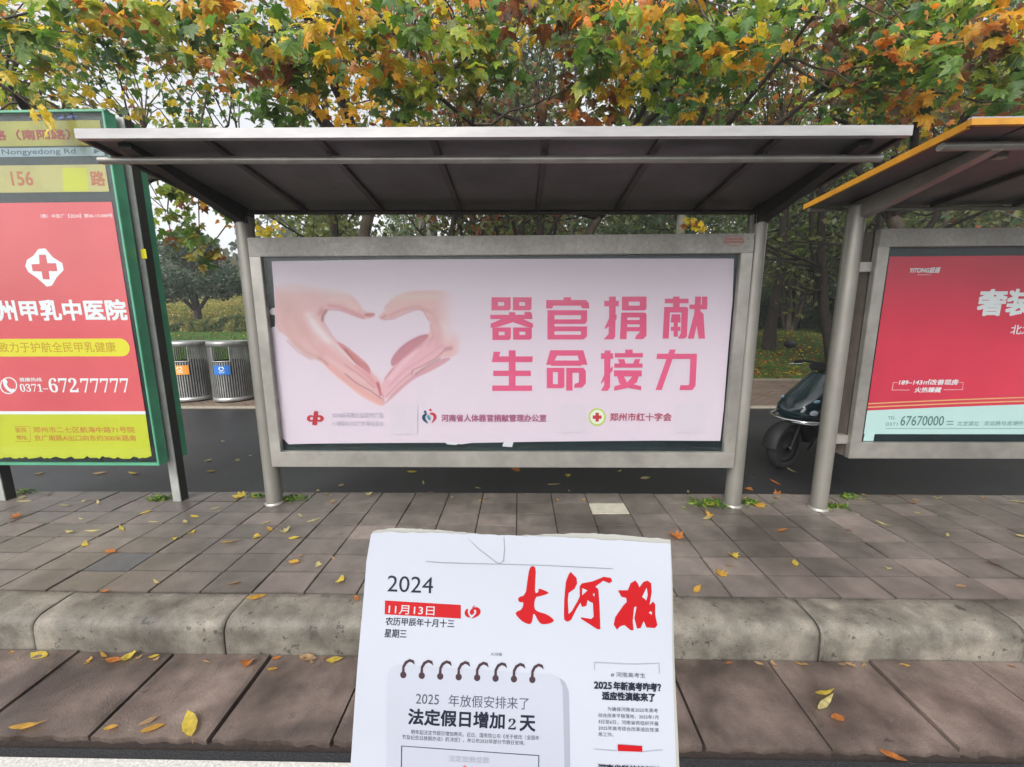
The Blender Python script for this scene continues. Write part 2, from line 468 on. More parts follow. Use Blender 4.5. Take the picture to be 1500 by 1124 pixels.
def text(pl, body, lb, rb, hpx, m, parent, bold=0.0, name='lettering', slant=0.0):
    """lettering whose baseline runs from survey point lb to rb, cap height hpx"""
    u0, v0 = pl.uv(*lb); u1, v1 = pl.uv(*rb); ut, vt = pl.uv(lb[0], lb[1]-hpx)
    w = math.hypot(u1-u0, v1-v0) if isinstance(pl, Sheet) else (u1-u0); h = abs(vt-v0)
    vs, fs = glyph_mesh(body); mb = MB(); b = bold*h
    shifts = [(0, 0)] if not bold else [(-b, -b), (b, -b), (-b, b), (b, b), (0, 0), (b, 0), (-b, 0), (0, b), (0, -b)]
    if lb[0] < 0: v0 = v1; h = abs(pl.uv(rb[0], rb[1]-hpx)[1]-v1)
    for k, (dx, dy) in enumerate(shifts):
        mb.add([pl.p3(u0+x*w+dx+slant*y*h, v0+y*h+dy, k+pl.n) for x, y in vs], fs)
    pl.n += 1
    return mb.build(name, m, parent)
def shape(pl, polys, m, parent, name, conv=None, smooth=0):
    """flat printed shapes: list of outlines (or [outline, hole...]) in survey points"""
    mb = MB()
    for poly in polys:
        loops = poly if isinstance(poly[0][0], (tuple, list)) else [poly]
        L2 = []
        for lp in loops:
            q = [conv(*p) if conv else p for p in lp]
            for _ in range(smooth):
                q = [z for a, b in zip(q, q[1:]+q[:1]) for z in ((a[0]*.75+b[0]*.25, a[1]*.75+b[1]*.25), (a[0]*.25+b[0]*.75, a[1]*.25+b[1]*.75))]
            L2.append([pl.uv(*p) for p in q])
        v3 = [[Vector((u, v, 0)) for u, v in lp] for lp in L2]
        flat = [p for lp in v3 for p in lp]; tris = tessellate_polygon(v3)
        if isinstance(pl, Sheet):     # cut finely so that the print follows the paper's bends
            bm = bmesh.new(); bv = [bm.verts.new(p) for p in flat]
            for t in tris:
                try: bm.faces.new([bv[i] for i in t])
                except ValueError: pass
            for ax in (0, 1):
                lo, hi = min(p[ax] for p in flat), max(p[ax] for p in flat); q = lo+.005
                while q < hi:
                    no = Vector((0, 0, 0)); no[ax] = 1; co = Vector((0, 0, 0)); co[ax] = q
                    bmesh.ops.bisect_plane(bm, geom=bm.verts[:]+bm.edges[:]+bm.faces[:], plane_co=co, plane_no=no, dist=1e-7); q += .005
            bm.verts.index_update()
            flat = [v.co.copy() for v in bm.verts]; tris = [[v.index for v in f.verts] for f in bm.faces]; bm.free()
        mb.add([pl.p3(p.x, p.y, pl.n) for p in flat], tris); pl.n += 1
    return mb.build(name, m, parent)
def rectp(x0, y0, x1, y1): return [(x0, y0), (x1, y0), (x1, y1), (x0, y1)]
def disc(cx, cy, rx, ry=None, n=28): 
    ry = ry or rx
    return [(cx+rx*math.cos(2*math.pi*k/n), cy+ry*math.sin(2*math.pi*k/n)) for k in range(n)]
def ink(name, rgb, rough=.5): return mat('ink_'+name, tuple(c*.78 for c in lin(rgb)), rough, 0, .3)
class Sheet(Plane):
    """the newspaper's front page: a tilted plane held before the camera; u right, v up along the sheet"""
    def __init__(s, origin, U, V):
        s.O, s.U, s.V = origin, U, V; s.N = U.cross(V).normalized(); s.n = 0; s.bow = lambda u, v: 0
    def uv(s, px, py):
        d = Vector(((px-750)/FPX, -(py-562)/FPX, -1)); t = s.O.dot(s.N)/d.dot(s.N); p = d*t-s.O
        return (p.dot(s.U), p.dot(s.V))
    def p3(s, u, v, k=0):
        return s.O+s.U*u+s.V*v+s.N*(s.bow(u, v)+.00022+k*.000012)

# ================================================================== MIDDLE BUS SHELTER
sh = thing('bus_shelter', (-.15, 3.04, 0), 'wide steel bus shelter with sloping metal roof around the pink heart-hands poster', 'bus shelter', 'bus shelters in a row')
PX0, PX1, PR = -2.052, 1.744, .062
def post(x, y, z1, root, r=PR, m=steel_post):
    b = MB(); b.tube([(x, y, -.02), (x, y, z1)], r, 24); part('post', b, m, root)
    f = MB(); f.lathe([(r+.012, 0), (r+.012, .012), (r+.002, .02)], (x, y, 0), 24); part('post_collar', f, steel, root)
post(PX0, 3.04, 2.27, sh); post(PX1, 3.04, 2.25, sh)
def light_box(root, x0, x1, z0, z1, y0, y1, st, top, bot, side_m=None):
    b = MB(); b.bbox(x0, x1, y0, y0+.045, z1-top, z1); part('top_rail', b, steel_spot, root)
    b = MB(); b.bbox(x0, x1, y0, y0+.045, z0, z0+bot); part('bottom_rail', b, steel, root)
    for a, c in ((x0, x0+st), (x1-st, x1)):
        b = MB(); b.bbox(a, c, y0+.001, y0+.044, z0+bot, z1-top, .003); part('side_rail', b, steel, root)
    b = MB(); b.box(x0+.004, x1-.004, y0+.062, y1, z0+.004, z1-.004); part('box_body', b, side_m or steel, root)
    b = MB(); b.box(x0+st*.6, x1-st*.6, y0+.052, y0+.060, z0+bot*.6, z1-top*.6); part('backing_panel', b, dark_in, root)
    b = MB(); b.box(x0+st-.005, x1-st+.005, y0+.018, y0+.022, z0+bot-.005, z1-top+.005); part('glass_pane', b, glass_m, root)
FX0, FX1 = PX0+PR+.004, PX1-PR-.004
light_box(sh, FX0, FX1, .352, 2.108, 2.95, 3.09, .085, .135, .125)
# round sticker on the top rail
p0 = Plane(2.95, sh)
red_st = ink('faded_red', (176, 120, 112))
st = shape(p0, [[disc(1075, 353, 15, 8), disc(1075, 353, 13.6, 7)], rectp(1062, 349, 1088, 351.6), rectp(1060, 353, 1090, 356)], red_st, sh, 'round_sticker')
# poster: printed sheet with slightly torn edges
pp = Plane(3.0, sh)
post_m = mat('poster_paper', lin((205, 182, 195)), .5, 0, .3, bump=.0006, b_scale=3, stretch=(.6, 1, 4))
edge = [(398, 383), (560, 380.5), (740, 379.5), (900, 379), (1075, 379)]
edge += [(1073, 440), (1066, 520), (1060, 600), (1055, 646)]
edge += [(960, 645.5), (800, 647), (740, 648), (690, 649), (676, 651), (655, 648.5), (560, 649), (455, 650), (423, 651)]
edge += [(412, 640), (410, 560)]
edge += [(407, 548), (401, 546), (398, 530), (397, 496), (395, 486), (399, 479), (406, 478), (404, 462), (397, 461), (395, 456), (398, 452), (403, 451), (401, 420)]
poster = shape(pp, [edge], post_m, sh, 'poster')
tornw = ink('torn_paper', (226, 214, 222))
shape(pp, [[(738, 648), (752, 648), (750, 655), (736, 654)], [(652, 648), (676, 648), (668, 652), (655, 651)]], tornw, poster, 'torn_scrap')

# the printed heart of two hands: a fine picture grid with its own print colours
def picture(pl, parent, name, ox, oy, s, W, Hh, nx, ny, layers, base):
    X, Y = np.meshgrid(np.linspace(0, W, nx), np.linspace(0, Hh, ny)); P = np.stack([X.ravel(), Y.ravel()], 1)
    def seg_d(a, b):
        a = np.array(a, float); b = np.array(b, float); ab = b-a
        t = np.clip(((P-a)@ab)/(ab@ab), 0, 1); return np.linalg.norm(P-a-t[:, None]*ab, axis=1)
    C = np.tile(np.array(lin(base)), (len(P), 1)); tint = np.array(lin(base))/np.array(lin((221, 205, 217)))
    for kind, pts, rgb, soft, wid, alpha in layers:
        if kind == 'fade':        # the wrist of the right hand fades out towards the right
            t = np.clip((P[:, 0]-(1180-62))/190, 0, 1)*np.clip((560-P[:, 1])/120, 0, 1); t = np.maximum(t, np.clip((P[:, 0]-(1300-62))/110, 0, 1)); t = t*t*(3-2*t)
            C = C*(1-t[:, None])+np.array(lin(base))*t[:, None]; continue
        if kind == 'poly':
            q = pts
            for _ in range(2):
                q = [z for a, b in zip(q, q[1:]+q[:1]) for z in ((a[0]*.75+b[0]*.25, a[1]*.75+b[1]*.25), (a[0]*.25+b[0]*.75, a[1]*.25+b[1]*.75))]
            d = np.full(len(P), 1e9); inside = np.zeros(len(P), bool)
            for a, b in zip(q, q[1:]+q[:1]):
                d = np.minimum(d, seg_d(a, b))
                c = ((a[1] > P[:, 1]) != (b[1] > P[:, 1]))
                with np.errstate(divide='ignore', invalid='ignore'):
                    xi = (b[0]-a[0])*(P[:, 1]-a[1])/((b[1]-a[1]) or 1e-9)+a[0]
                inside ^= (c & (P[:, 0] < xi))
            sd = np.where(inside, d, -d)
        else:
            d = np.full(len(P), 1e9)
            for a, b in zip(pts, pts[1:]): d = np.minimum(d, seg_d(a, b))
            sd = wid-d
        t = np.clip(sd/soft+.5, 0, 1); t = t*t*(3-2*t)*alpha
        C = C*(1-t[:, None])+np.array(lin(rgb))*tint*t[:, None]
    # fade the rim of the picture into the sheet's own colour
    rim = np.minimum.reduce([P[:, 0]*0+1e9, W-P[:, 0], P[:, 1], Hh-P[:, 1]]); t = np.clip(rim/40, 0, 1)[:, None]
    C = C*t+np.array(lin(base))*(1-t)
    V = np.array([pl.p3(*pl.uv(ox+x/s, oy+y/s), pl.n) for x, y in P]); pl.n += 1
    idx = np.arange(nx*ny).reshape(ny, nx)
    F = np.stack([idx[:-1, :-1].ravel(), idx[1:, :-1].ravel(), idx[1:, 1:].ravel(), idx[:-1, 1:].ravel()], 1)
    return bulk(name, V, F, C, M_PRINT, parent)
SK = (219, 178, 178)
L = []
L.append(('poly', [(30, 130), (250, 118), (400, 150), (600, 190), (650, 250), (690, 320), (770, 335), (775, 352), (735, 376), (690, 372), (640, 358), (560, 322), (500, 308), (450, 302), (425, 335), (408, 395), (430, 450), (500, 545), (600, 625), (700, 700), (800, 805), (822, 850), (822, 935), (760, 900), (620, 850), (500, 765), (400, 680), (290, 645), (190, 560), (140, 490), (60, 450)], SK, 16, 0, 1))
L.append(('line', [(60, 130), (250, 122), (400, 150), (560, 178), (640, 215)], (221, 205, 217), 60, 8, .8))
L.append(('line', [(90, 150), (330, 150), (560, 185)], (220, 204, 212), 120, 20, .75))
L.append(('poly', [(365, 650), (440, 730), (560, 830), (680, 930), (820, 998), (842, 972), (825, 930), (700, 880), (560, 780), (450, 690)], (222, 168, 164), 14, 0, 1))
L.append(('line', [(120, 250), (200, 330), (250, 480)], (205, 165, 158), 160, 30, .8))
L.append(('line', [(300, 350), (360, 450), (450, 540), (560, 640), (680, 720)], (228, 218, 224), 90, 14, .75))
L.append(('line', [(330, 400), (430, 520)], (228, 226, 234), 70, 10, .6))
L.append(('line', [(200, 540), (300, 620), (380, 650)], (196, 158, 150), 50, 10, .7))
L.append(('line', [(440, 280), (520, 290), (620, 330), (690, 360)], (206, 140, 146), 34, 9, .9))
L.append(('line', [(470, 230), (560, 240), (630, 290)], (224, 192, 188), 60, 14, .8))
L.append(('poly', [(690, 335), (770, 330), (772, 348), (735, 362), (700, 355)], (186, 112, 118), 10, 0, .8))
L.append(('poly', [(490, 528), (560, 560), (640, 625), (715, 690), (742, 735), (738, 766), (700, 735), (630, 690), (560, 610)], (196, 128, 130), 12, 0, 1))
L.append(('line', [(560, 590), (630, 680), (700, 735), (738, 765)], (150, 80, 90), 12, 3, .8))
L.append(('line', [(520, 550), (610, 610), (690, 680)], (220, 165, 162), 16, 4, .7))
L.append(('poly', [(350, 590), (450, 690), (600, 790), (760, 880), (818, 925), (822, 830), (760, 770), (620, 700), (480, 600), (400, 540)], (220, 168, 170), 70, 0, .7))
L.append(('line', [(560, 765), (640, 830), (740, 885), (820, 940)], (146, 86, 100), 14, 3, .85))
L.append(('line', [(370, 650), (410, 672), (440, 700)], (150, 105, 105), 14, 3, .7))
L.append(('line', [(640, 710), (720, 770), (790, 850)], (214, 140, 150), 36, 10, .7))
L.append(('line', [(790, 830), (806, 880), (812, 912)], (178, 74, 92), 16, 9, .85))
L.append(('line', [(425, 318), (402, 350), (398, 385)], (128, 66, 66), 22, 7, .85))
L.append(('line', [(395, 300), (380, 340)], (190, 120, 120), 50, 12, .6))
for a_, b_, c_ in (((470, 560), (600, 690), (760, 830)),): L.append(('line', [a_, b_, c_], (204, 146, 150), 30, 4, .5))
L.append(('line', [(260, 430), (330, 560), (420, 650)], (206, 160, 158), 70, 10, .6))
L.append(('line', [(420, 640), (560, 740), (700, 820)], (232, 196, 196), 40, 6, .6))
L.append(('line', [(150, 300), (130, 400), (180, 500)], (198, 156, 150), 80, 12, .5))
L.append(('line', [(150, 530), (230, 610), (320, 662)], (186, 140, 138), 26, 5, .6))
L.append(('line', [(440, 735), (560, 830), (680, 915), (800, 985)], (232, 188, 182), 22, 5, .7))
L.append(('line', [(560, 700), (660, 770), (770, 862)], (186, 120, 130), 16, 3, .7))
L.append(('line', [(380, 330), (430, 308), (520, 312), (600, 342), (690, 372)], (188, 120, 128), 16, 4, .7))
L.append(('line', [(410, 400), (470, 500), (540, 575)], (196, 140, 142), 22, 5, .6))
# right hand
L.append(('poly', [(1400, 190), (1200, 168), (1000, 180), (900, 220), (862, 265), (830, 330), (790, 360), (820, 380), (880, 378), (940, 352), (1000, 325), (1060, 308), (1100, 306), (1135, 345), (1165, 415), (1162, 478), (1090, 500), (990, 560), (900, 660), (905, 710), (860, 760), (828, 820), (815, 880), (830, 960), (900, 895), (960, 840), (1040, 770), (1150, 700), (1250, 640), (1350, 640), (1400, 560), (1370, 430), (1400, 300)], SK, 22, 0, 1))
L.append(('line', [(900, 230), (1050, 215), (1200, 215)], (214, 196, 184), 80, 14, .7))
L.append(('line', [(880, 350), (960, 310), (1080, 285), (1150, 320)], (206, 150, 150), 36, 8, .8))
L.append(('poly', [(1162, 478), (1080, 490), (960, 560), (890, 645), (880, 690), (895, 716), (950, 670), (1040, 590), (1130, 530)], (194, 134, 144), 12, 0, 1))
L.append(('line', [(1140, 488), (1030, 530), (940, 605)], (176, 120, 140), 12, 3, .7))
L.append(('poly', [(1200, 480), (1120, 540), (1000, 630), (900, 720), (835, 800), (818, 880), (828, 930), (900, 880), (1040, 740), (1180, 660), (1260, 600)], (224, 174, 184), 40, 0, .8))
L.append(('poly', [(1260, 645), (1130, 715), (1040, 770), (900, 890), (845, 965), (835, 985), (900, 930), (1040, 800), (1180, 740), (1330, 650)], (206, 150, 158), 14, 0, .9))
L.append(('line', [(1260, 600), (1200, 655), (1100, 710), (1040, 735), (1030, 770)], (146, 84, 104), 9, 2.5, .8))
L.append(('line', [(1230, 655), (1150, 700), (1060, 765)], (150, 110, 122), 18, 4, .8))
L.append(('line', [(840, 800), (870, 765), (900, 728)], (90, 60, 78), 8, 2, .8))
L.append(('line', [(1040, 745), (930, 840), (850, 925)], (168, 96, 116), 9, 2, .7))
L.append(('line', [(1270, 590), (1310, 580)], (170, 100, 122), 30, 12, .6))
L.append(('line', [(840, 300), (856, 275)], (186, 150, 140), 12, 4, .7))
L.append(('line', [(815, 370), (850, 350)], (186, 130, 132), 14, 5, .8))
L.append(('line', [(1380, 150), (1370, 400), (1400, 480)], (221, 205, 217), 170, 10, .95))
L.append(('line', [(1250, 420), (1300, 520)], (226, 200, 196), 90, 20, .7))
L.append(('line', [(822, 900), (838, 965)], (170, 80, 100), 8, 2, .8))
L.append(('line', [(1180, 330), (1230, 450), (1210, 560)], (206, 158, 158), 70, 14, .6))
L.append(('line', [(1060, 600), (960, 700), (880, 800)], (236, 200, 206), 40, 8, .6))
L.append(('line', [(900, 700), (980, 640), (1100, 560)], (188, 122, 140), 24, 4, .5))
L.append(('line', [(830, 378), (900, 374), (960, 346), (1060, 308), (1110, 312), (1150, 380)], (192, 130, 136), 16, 4, .7))
L.append(('line', [(1190, 500), (1080, 570), (960, 660), (870, 760)], (190, 128, 144), 14, 3, .6))
L.append(('line', [(1250, 560), (1120, 650), (980, 740), (870, 850)], (206, 146, 160), 20, 5, .6))
L.append(('line', [(1165, 420), (1190, 500), (1150, 560)], (200, 150, 156), 30, 6, .6))
L.append(('fade', [(1230, 1400)], None, 0, 0, 1))
picture(pp, poster, 'hands_picture', 403, 392, 4.839, 1500, 1113, 250, 185, [(k, [(a-62.9, b-9.7) for a, b in p], c, s, w, al) for k, p, c, s, w, al in L], (205, 182, 195))

# headline strokes
pink = mat('ink_headline_pink', lin((206, 78, 116)), .5, 0, .3, 3, .05, lin((212, 86, 122)))
cA = lambda x, y: (710+x/7.0235, 425+y/7.0235)
cB = lambda x, y: (870+x/7.022, 425+y/7.022)
def ring(x0, y0, x1, y1, a0, b0, a1, b1, c=18): return [[(x0, y0), (x1, y0), (x1, y1-c), (x1-c, y1), (x0, y1)], [(a0, b0), (a0, b1), (a1, b1), (a1, b0)]]
CH = {
 'A': [
  [ring(70, 75, 268, 210, 138, 125, 200, 162), ring(290, 75, 482, 210, 355, 125, 415, 162), ring(80, 385, 270, 515, 145, 430, 205, 465), ring(292, 385, 485, 512, 358, 430, 418, 462),
   rectp(58, 255, 490, 300), rectp(250, 228, 315, 258), [(410, 225), (475, 225), (490, 258), (410, 258)], [(180, 296), (330, 296), (290, 332), (140, 380), (62, 388), (62, 345)], [(250, 296), (390, 296), (497, 345), (497, 388), (430, 380), (290, 332)]],
  [rectp(810, 75, 888, 106), [(632, 103), (1040, 103), (1072, 135), (1075, 190), (1005, 190), (985, 162), (705, 162), (695, 190), (632, 190)],
   rectp(645, 208, 718, 510), rectp(716, 208, 1055, 260), [(990, 258), (1055, 258), (1052, 325), (1030, 350), (990, 350)], rectp(716, 302, 992, 350), rectp(716, 375, 1053, 425), rectp(990, 423, 1053, 462), [(716, 460), (1052, 460), (1050, 482), (1015, 510), (716, 510)]],
  [rectp(248, 620, 318, 985), [(85, 683), (495, 683), (490, 742), (72, 742)], [(92, 635), (162, 635), (148, 684), (84, 684)], rectp(88, 830, 475, 885), rectp(78, 982, 488, 1038)],
  [[[(675, 620), (1015, 620), (1057, 770), (1000, 768), (990, 780), (680, 780), (685, 768), (632, 770)], [(745, 676), (718, 725), (970, 725), (955, 676)]],
   ring(638, 800, 820, 1010, 702, 845, 752, 968), rectp(838, 800, 903, 1035), [(901, 800), (1015, 800), (1040, 830), (1040, 960), (1000, 1005), (918, 1005), (925, 965), (968, 950), (968, 852), (901, 852)]]],
 'B': [
  [rectp(105, 112, 255, 168), [(155, 68), (225, 68), (218, 480), (200, 508), (100, 508), (150, 450), (155, 300)], [(155, 290), (235, 250), (232, 300), (160, 370), (112, 402), (108, 396)],
   ring(287, 68, 540, 210, 357, 120, 470, 160), [[(280, 232), (525, 232), (540, 250), (540, 470), (505, 505), (420, 505), (435, 465), (466, 440), (466, 425), (338, 425), (335, 505), (265, 505)], [(342, 283), (342, 308), (468, 308), (468, 283)], [(342, 354), (342, 380), (468, 380), (468, 354)]]],
  [rectp(728, 90, 972, 138), rectp(812, 68, 880, 178), [[(722, 175), (955, 175), (968, 190), (955, 480), (925, 500), (862, 500), (893, 440), (898, 232), (782, 232), (768, 500), (705, 500)]],
   rectp(818, 250, 862, 480), rectp(790, 285, 890, 335), rectp(790, 378, 888, 420), rectp(795, 250, 822, 290), rectp(858, 250, 885, 290),
   [(1040, 68), (1100, 68), (1095, 200), (1025, 500), (962, 500), (1030, 240)], [(980, 150), (1165, 150), (1160, 200), (980, 195)], [(1080, 205), (1125, 245), (1140, 500), (1075, 500), (1050, 330)], rectp(1108, 68, 1165, 160)],
  [rectp(72, 650, 195, 708), [(110, 622), (170, 622), (165, 1000), (140, 1035), (70, 1035), (105, 980), (105, 720)], [(105, 870), (195, 780), (190, 830), (75, 965), (70, 955)],
   rectp(320, 612, 398, 650), rectp(212, 648, 502, 692), [(245, 710), (310, 710), (325, 758), (262, 758)], [(400, 758), (420, 710), (475, 710), (460, 758)], rectp(208, 755, 498, 798), rectp(205, 826, 490, 888),
   [(238, 885), (305, 885), (340, 950), (485, 990), (485, 1030), (400, 1015), (345, 1005), (260, 960)], [(395, 885), (460, 885), (440, 950), (345, 1005), (205, 1035), (208, 990), (340, 950)]],
  [[(648, 655), (1058, 655), (1055, 708), (642, 708)], [(778, 612), (840, 612), (695, 1028), (632, 1028)], [(990, 700), (1056, 700), (1042, 985), (1010, 1028), (878, 1028), (888, 978), (970, 978), (980, 960)]]]}
for key, cv in (('A', cA), ('B', cB)):
    for ch in CH[key]: shape(pp, ch, pink, poster, 'headline_character', cv)
# organiser line
red_i, blue_i, teal_i = ink('logo_red', (196, 52, 66)), ink('logo_blue', (22, 74, 100)), ink('logo_teal', (60, 150, 170))
white_i, navy_i = ink('white', (236, 240, 242)), ink('navy', (40, 48, 78))
cC = lambda x, y: (430+x/6.52, 580+y/6.52)
shape(pp, [[disc(168, 215, 38, 32), disc(175, 215, 16, 15)], [disc(252, 215, 38, 32), disc(244, 215, 15, 14)],
           [(198, 150), (222, 142), (205, 280), (180, 275)], [(224, 150), (238, 146), (226, 280), (208, 282)]], red_i, poster, 'red_emblem', cC)
pale_txt = ink('faint_grey', (196, 184, 200))
text(pp, '2024届河南公益宣传广告', (486, 612), (562, 612), 8, pale_txt, poster)
text(pp, '大河报社公益广告 联合发布', (486, 624), (562, 624), 7, pale_txt, poster)
shape(pp, [disc(1258, 152, 13)], blue_i, poster, 'emblem_head', cC); shape(pp, [disc(1308, 134, 12)], red_i, poster, 'emblem_head', cC)
shape(pp, [[(1285, 165), (1255, 165), (1228, 190), (1228, 222), (1255, 250), (1292, 268), (1275, 240), (1258, 215), (1262, 190)]], blue_i, poster, 'blue_half_heart', cC, 2)
shape(pp, [[(1292, 172), (1320, 155), (1352, 165), (1370, 195), (1360, 225), (1312, 270), (1330, 235), (1340, 205), (1330, 182)]], red_i, poster, 'red_half_heart', cC, 2)
shape(pp, [[(1288, 175), (1275, 190), (1280, 215), (1305, 240), (1312, 215), (1300, 195)]], teal_i, poster, 'inner_petal', cC, 2)
mag, = (ink('plum', (176, 92, 126)),)
text(pp, '河南省人体器官捐献管理办公室', (647, 617.5), (800, 617.5), 10.5, mag, poster, .025)
text(pp, '郑州市红十字会', (893, 616.5), (983, 616.5), 11.5, ink('rose', (188, 84, 106)), poster, .022)
# white cards
for (x0, y0, x1, y1) in ((573, 592, 612, 636), (820, 592, 857, 634), (988, 591, 1032, 634)):
    shape(pp, [rectp(x0, y0, x1, y1)], ink('card_white', (224, 202, 214)), poster, 'blank_card')
shape(pp, [disc(874.5, 610.8, 12.6, 12.8)], ink('lime', (196, 204, 96)), poster, 'emblem_ring')
shape(pp, [disc(874.5, 610.8, 10.2, 10.4)], ink('cream', (232, 232, 214)), poster, 'emblem_field')
shape(pp, [[(872, 604.5), (877, 604.5), (877, 608.5), (881, 608.5), (881, 613.5), (877, 613.5), (877, 617.5), (872, 617.5), (872, 613.5), (868, 613.5), (868, 608.5), (872, 608.5)]], red_i, poster, 'red_cross')

# roof
TILT = -.0088
def rz(x, z): return z + (x+.15)*TILT
RX0, RX1 = -2.232, 1.905
def roof_quad(mb, x0, x1, y0, z0, y1, z1, th):
    """slab following the roof slope; z0/z1 are underside heights at y0/y1"""
    return mb.hexa([(x0, y0, rz(x0, z0)), (x1, y0, rz(x1, z0)), (x1, y1, rz(x1, z1)), (x0, y1, rz(x0, z1)),
                    (x0, y0, rz(x0, z0)+th), (x1, y0, rz(x1, z0)+th), (x1, y1, rz(x1, z1)+th), (x0, y1, rz(x0, z1)+th)])
def under(y): return 2.418 + (y-2.12)/(3.06-2.12)*(2.318-2.418)
ribx = [RX0+.02, -2.052, -1.588, -1.013, -.438, .137, .712, 1.287, 1.744, RX1-.02]
b = MB(); roof_quad(b, RX0+.004, RX1-.004, 2.128, under(2.128)+.018, 3.10, under(3.10)+.018, .014); part('roof_sheet', b, fascia_m, sh)
for a, c in zip(ribx[:-1], ribx[1:]):
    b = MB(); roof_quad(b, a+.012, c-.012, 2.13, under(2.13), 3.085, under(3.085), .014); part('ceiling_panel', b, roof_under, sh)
b = MB(); roof_quad(b, RX0, RX1, 2.10, 2.400, 2.126, 2.398, .046); part('front_fascia', b, fascia_m, sh)
b = MB(); roof_quad(b, RX0, RX1, 3.101, under(3.1)-.006, 3.12, under(3.12)-.006, .05); part('rear_fascia', b, rib_m, sh)
for x in (RX0, RX1-.022):
    b = MB(); roof_quad(b, x, x+.022, 2.128, 2.398, 3.099, under(3.1)-.01, .042); part('side_trim', b, rib_m, sh)
for x in ribx[2:-2]:
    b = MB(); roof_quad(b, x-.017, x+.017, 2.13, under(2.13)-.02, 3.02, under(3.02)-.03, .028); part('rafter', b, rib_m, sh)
for x in (ribx[1], ribx[-2]):     # deep tapering brackets from the posts
    b = MB(); z = rz(x, 0)
    b.hexa([(x-.035, 2.17, under(2.17)-.035+z), (x+.035, 2.17, under(2.17)-.035+z), (x+.035, 3.05, under(3.05)-.125+z), (x-.035, 3.05, under(3.05)-.125+z),
            (x-.035, 2.17, under(2.17)-.004+z), (x+.035, 2.17, under(2.17)-.004+z), (x+.035, 3.05, under(3.05)-.004+z), (x-.035, 3.05, under(3.05)-.004+z)])
    part('roof_bracket', b, beam_m, sh)
    b = MB(); b.bbox(x-.05, x+.05, 2.985, 3.10, 2.19+z, 2.30+z, .01); part('bracket_shoe', b, beam_m, sh)
b = MB(); b.tube([(-2.275, 2.25, rz(-2.275, 2.352)), (1.895, 2.25, rz(1.895, 2.352))], .0185, 16); part('front_tube', b, steel, sh)
b = MB(); b.tube([(-2.02, 3.03, rz(-2.02, 2.283)), (1.72, 3.03, rz(1.72, 2.283))], .014, 12); part('rear_tube', b, rib_m, sh)
for x in (-2.052, -1.013, .137, 1.287, 1.744):
    b = MB(); b.box(x-.01, x+.01, 2.235, 2.262, rz(x, 2.366), rz(x, 2.402)); part('tube_clip', b, beam_m, sh)

# ================================================================== RIGHT BUS SHELTER
s2 = thing('bus_shelter', (4.3, 3.0, 0), 'yellow edged bus shelter at the right, red advertisement in its light box', 'bus shelter', 'bus shelters in a row')
post(2.397, 3.045-.06, 2.29, s2, .058); post(6.2, 2.985, 2.29, s2, .058)
light_box(s2, 2.597, 6.06, .414, 2.142, 3.0, 3.17, .085, .125, .128, mat('brown_box_side', (.16, .13, .11), .5, .3, .5, 5, .25))
for z in (.56, 1.88):
    for x in ((2.44, 2.60), (6.06, 6.16)):
        b = MB(); b.bbox(x[0], x[1], 3.03, 3.09, z-.035, z+.035); part('mounting_bracket', b, steel, s2)
RA, RB = 2.125, 6.45
def slab2(mb, x0, x1, y0, z0, y1, z1, th):
    return mb.hexa([(x0, y0, z0), (x1, y0, z0), (x1, y1, z1), (x0, y1, z1), (x0, y0, z0+th), (x1, y0, z0+th), (x1, y1, z1+th), (x0, y1, z1+th)])
def un2(y): return 2.40 + (y-2.05)/1.09*(2.315-2.40)
brx = [RA+.02, 2.40, 2.98, 3.56, 4.14, 4.72, 5.30, 5.88, RB-.02]
for a, c in zip(brx[:-1], brx[1:]):
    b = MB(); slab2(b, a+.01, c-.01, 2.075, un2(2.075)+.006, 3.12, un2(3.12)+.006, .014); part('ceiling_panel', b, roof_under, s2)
b = MB(); slab2(b, RA+.006, RB-.006, 2.073, un2(2.073)+.022, 3.13, un2(3.13)+.022, .012); part('roof_sheet', b, fascia_m, s2)
b = MB(); slab2(b, RA, RB, 2.05, 2.403, 2.071, 2.403, .028); part('front_fascia', b, yellow_trim, s2)
b = MB(); slab2(b, RA, RB, 2.052, 2.4315, 2.071, 2.4315, .007); part('fascia_cap', b, fascia_m, s2)
b = MB(); slab2(b, RA, RA+.02, 2.073, un2(2.073)-.004, 3.14, un2(3.14)-.004, .036); part('side_trim', b, yellow_trim, s2)
b = MB(); slab2(b, RB-.02, RB, 2.073, un2(2.073)-.004, 3.14, un2(3.14)-.004, .036); part('side_trim', b, yellow_trim, s2)
for x in brx[2:-1]:
    b = MB(); slab2(b, x-.016, x+.016, 2.08, un2(2.08)-.02, 3.05, un2(3.05)-.03, .026); part('rafter', b, rib_m, s2)
for x in (2.42, 6.2):
    b = MB(); b.hexa([(x-.03, 2.19, un2(2.19)-.045), (x+.03, 2.19, un2(2.19)-.045), (x+.03, 3.04, un2(3.04)-.14), (x-.03, 3.04, un2(3.04)-.14),
            (x-.03, 2.19, un2(2.19)-.004), (x+.03, 2.19, un2(2.19)-.004), (x+.03, 3.04, un2(3.04)-.004), (x-.03, 3.04, un2(3.04)-.004)])
    part('roof_bracket', b, mat('weathered_steel', (.30, .27, .24), .5, .35, .5, 6, .25), s2)
b = MB(); b.tube([(2.142, 2.20, 2.368), (6.42, 2.20, 2.368)], .021, 16); part('front_tube', b, steel, s2)
b = MB(); b.tube([(2.14, 3.10, 2.30), (6.42, 3.10, 2.30)], .014, 12); part('rear_tube', b, steel, s2)
b = MB(); b.box(2.50, 2.56, 2.26, 2.29, 2.335, 2.385); part('tube_clip', b, steel, s2)
p2 = Plane(3.05, s2)
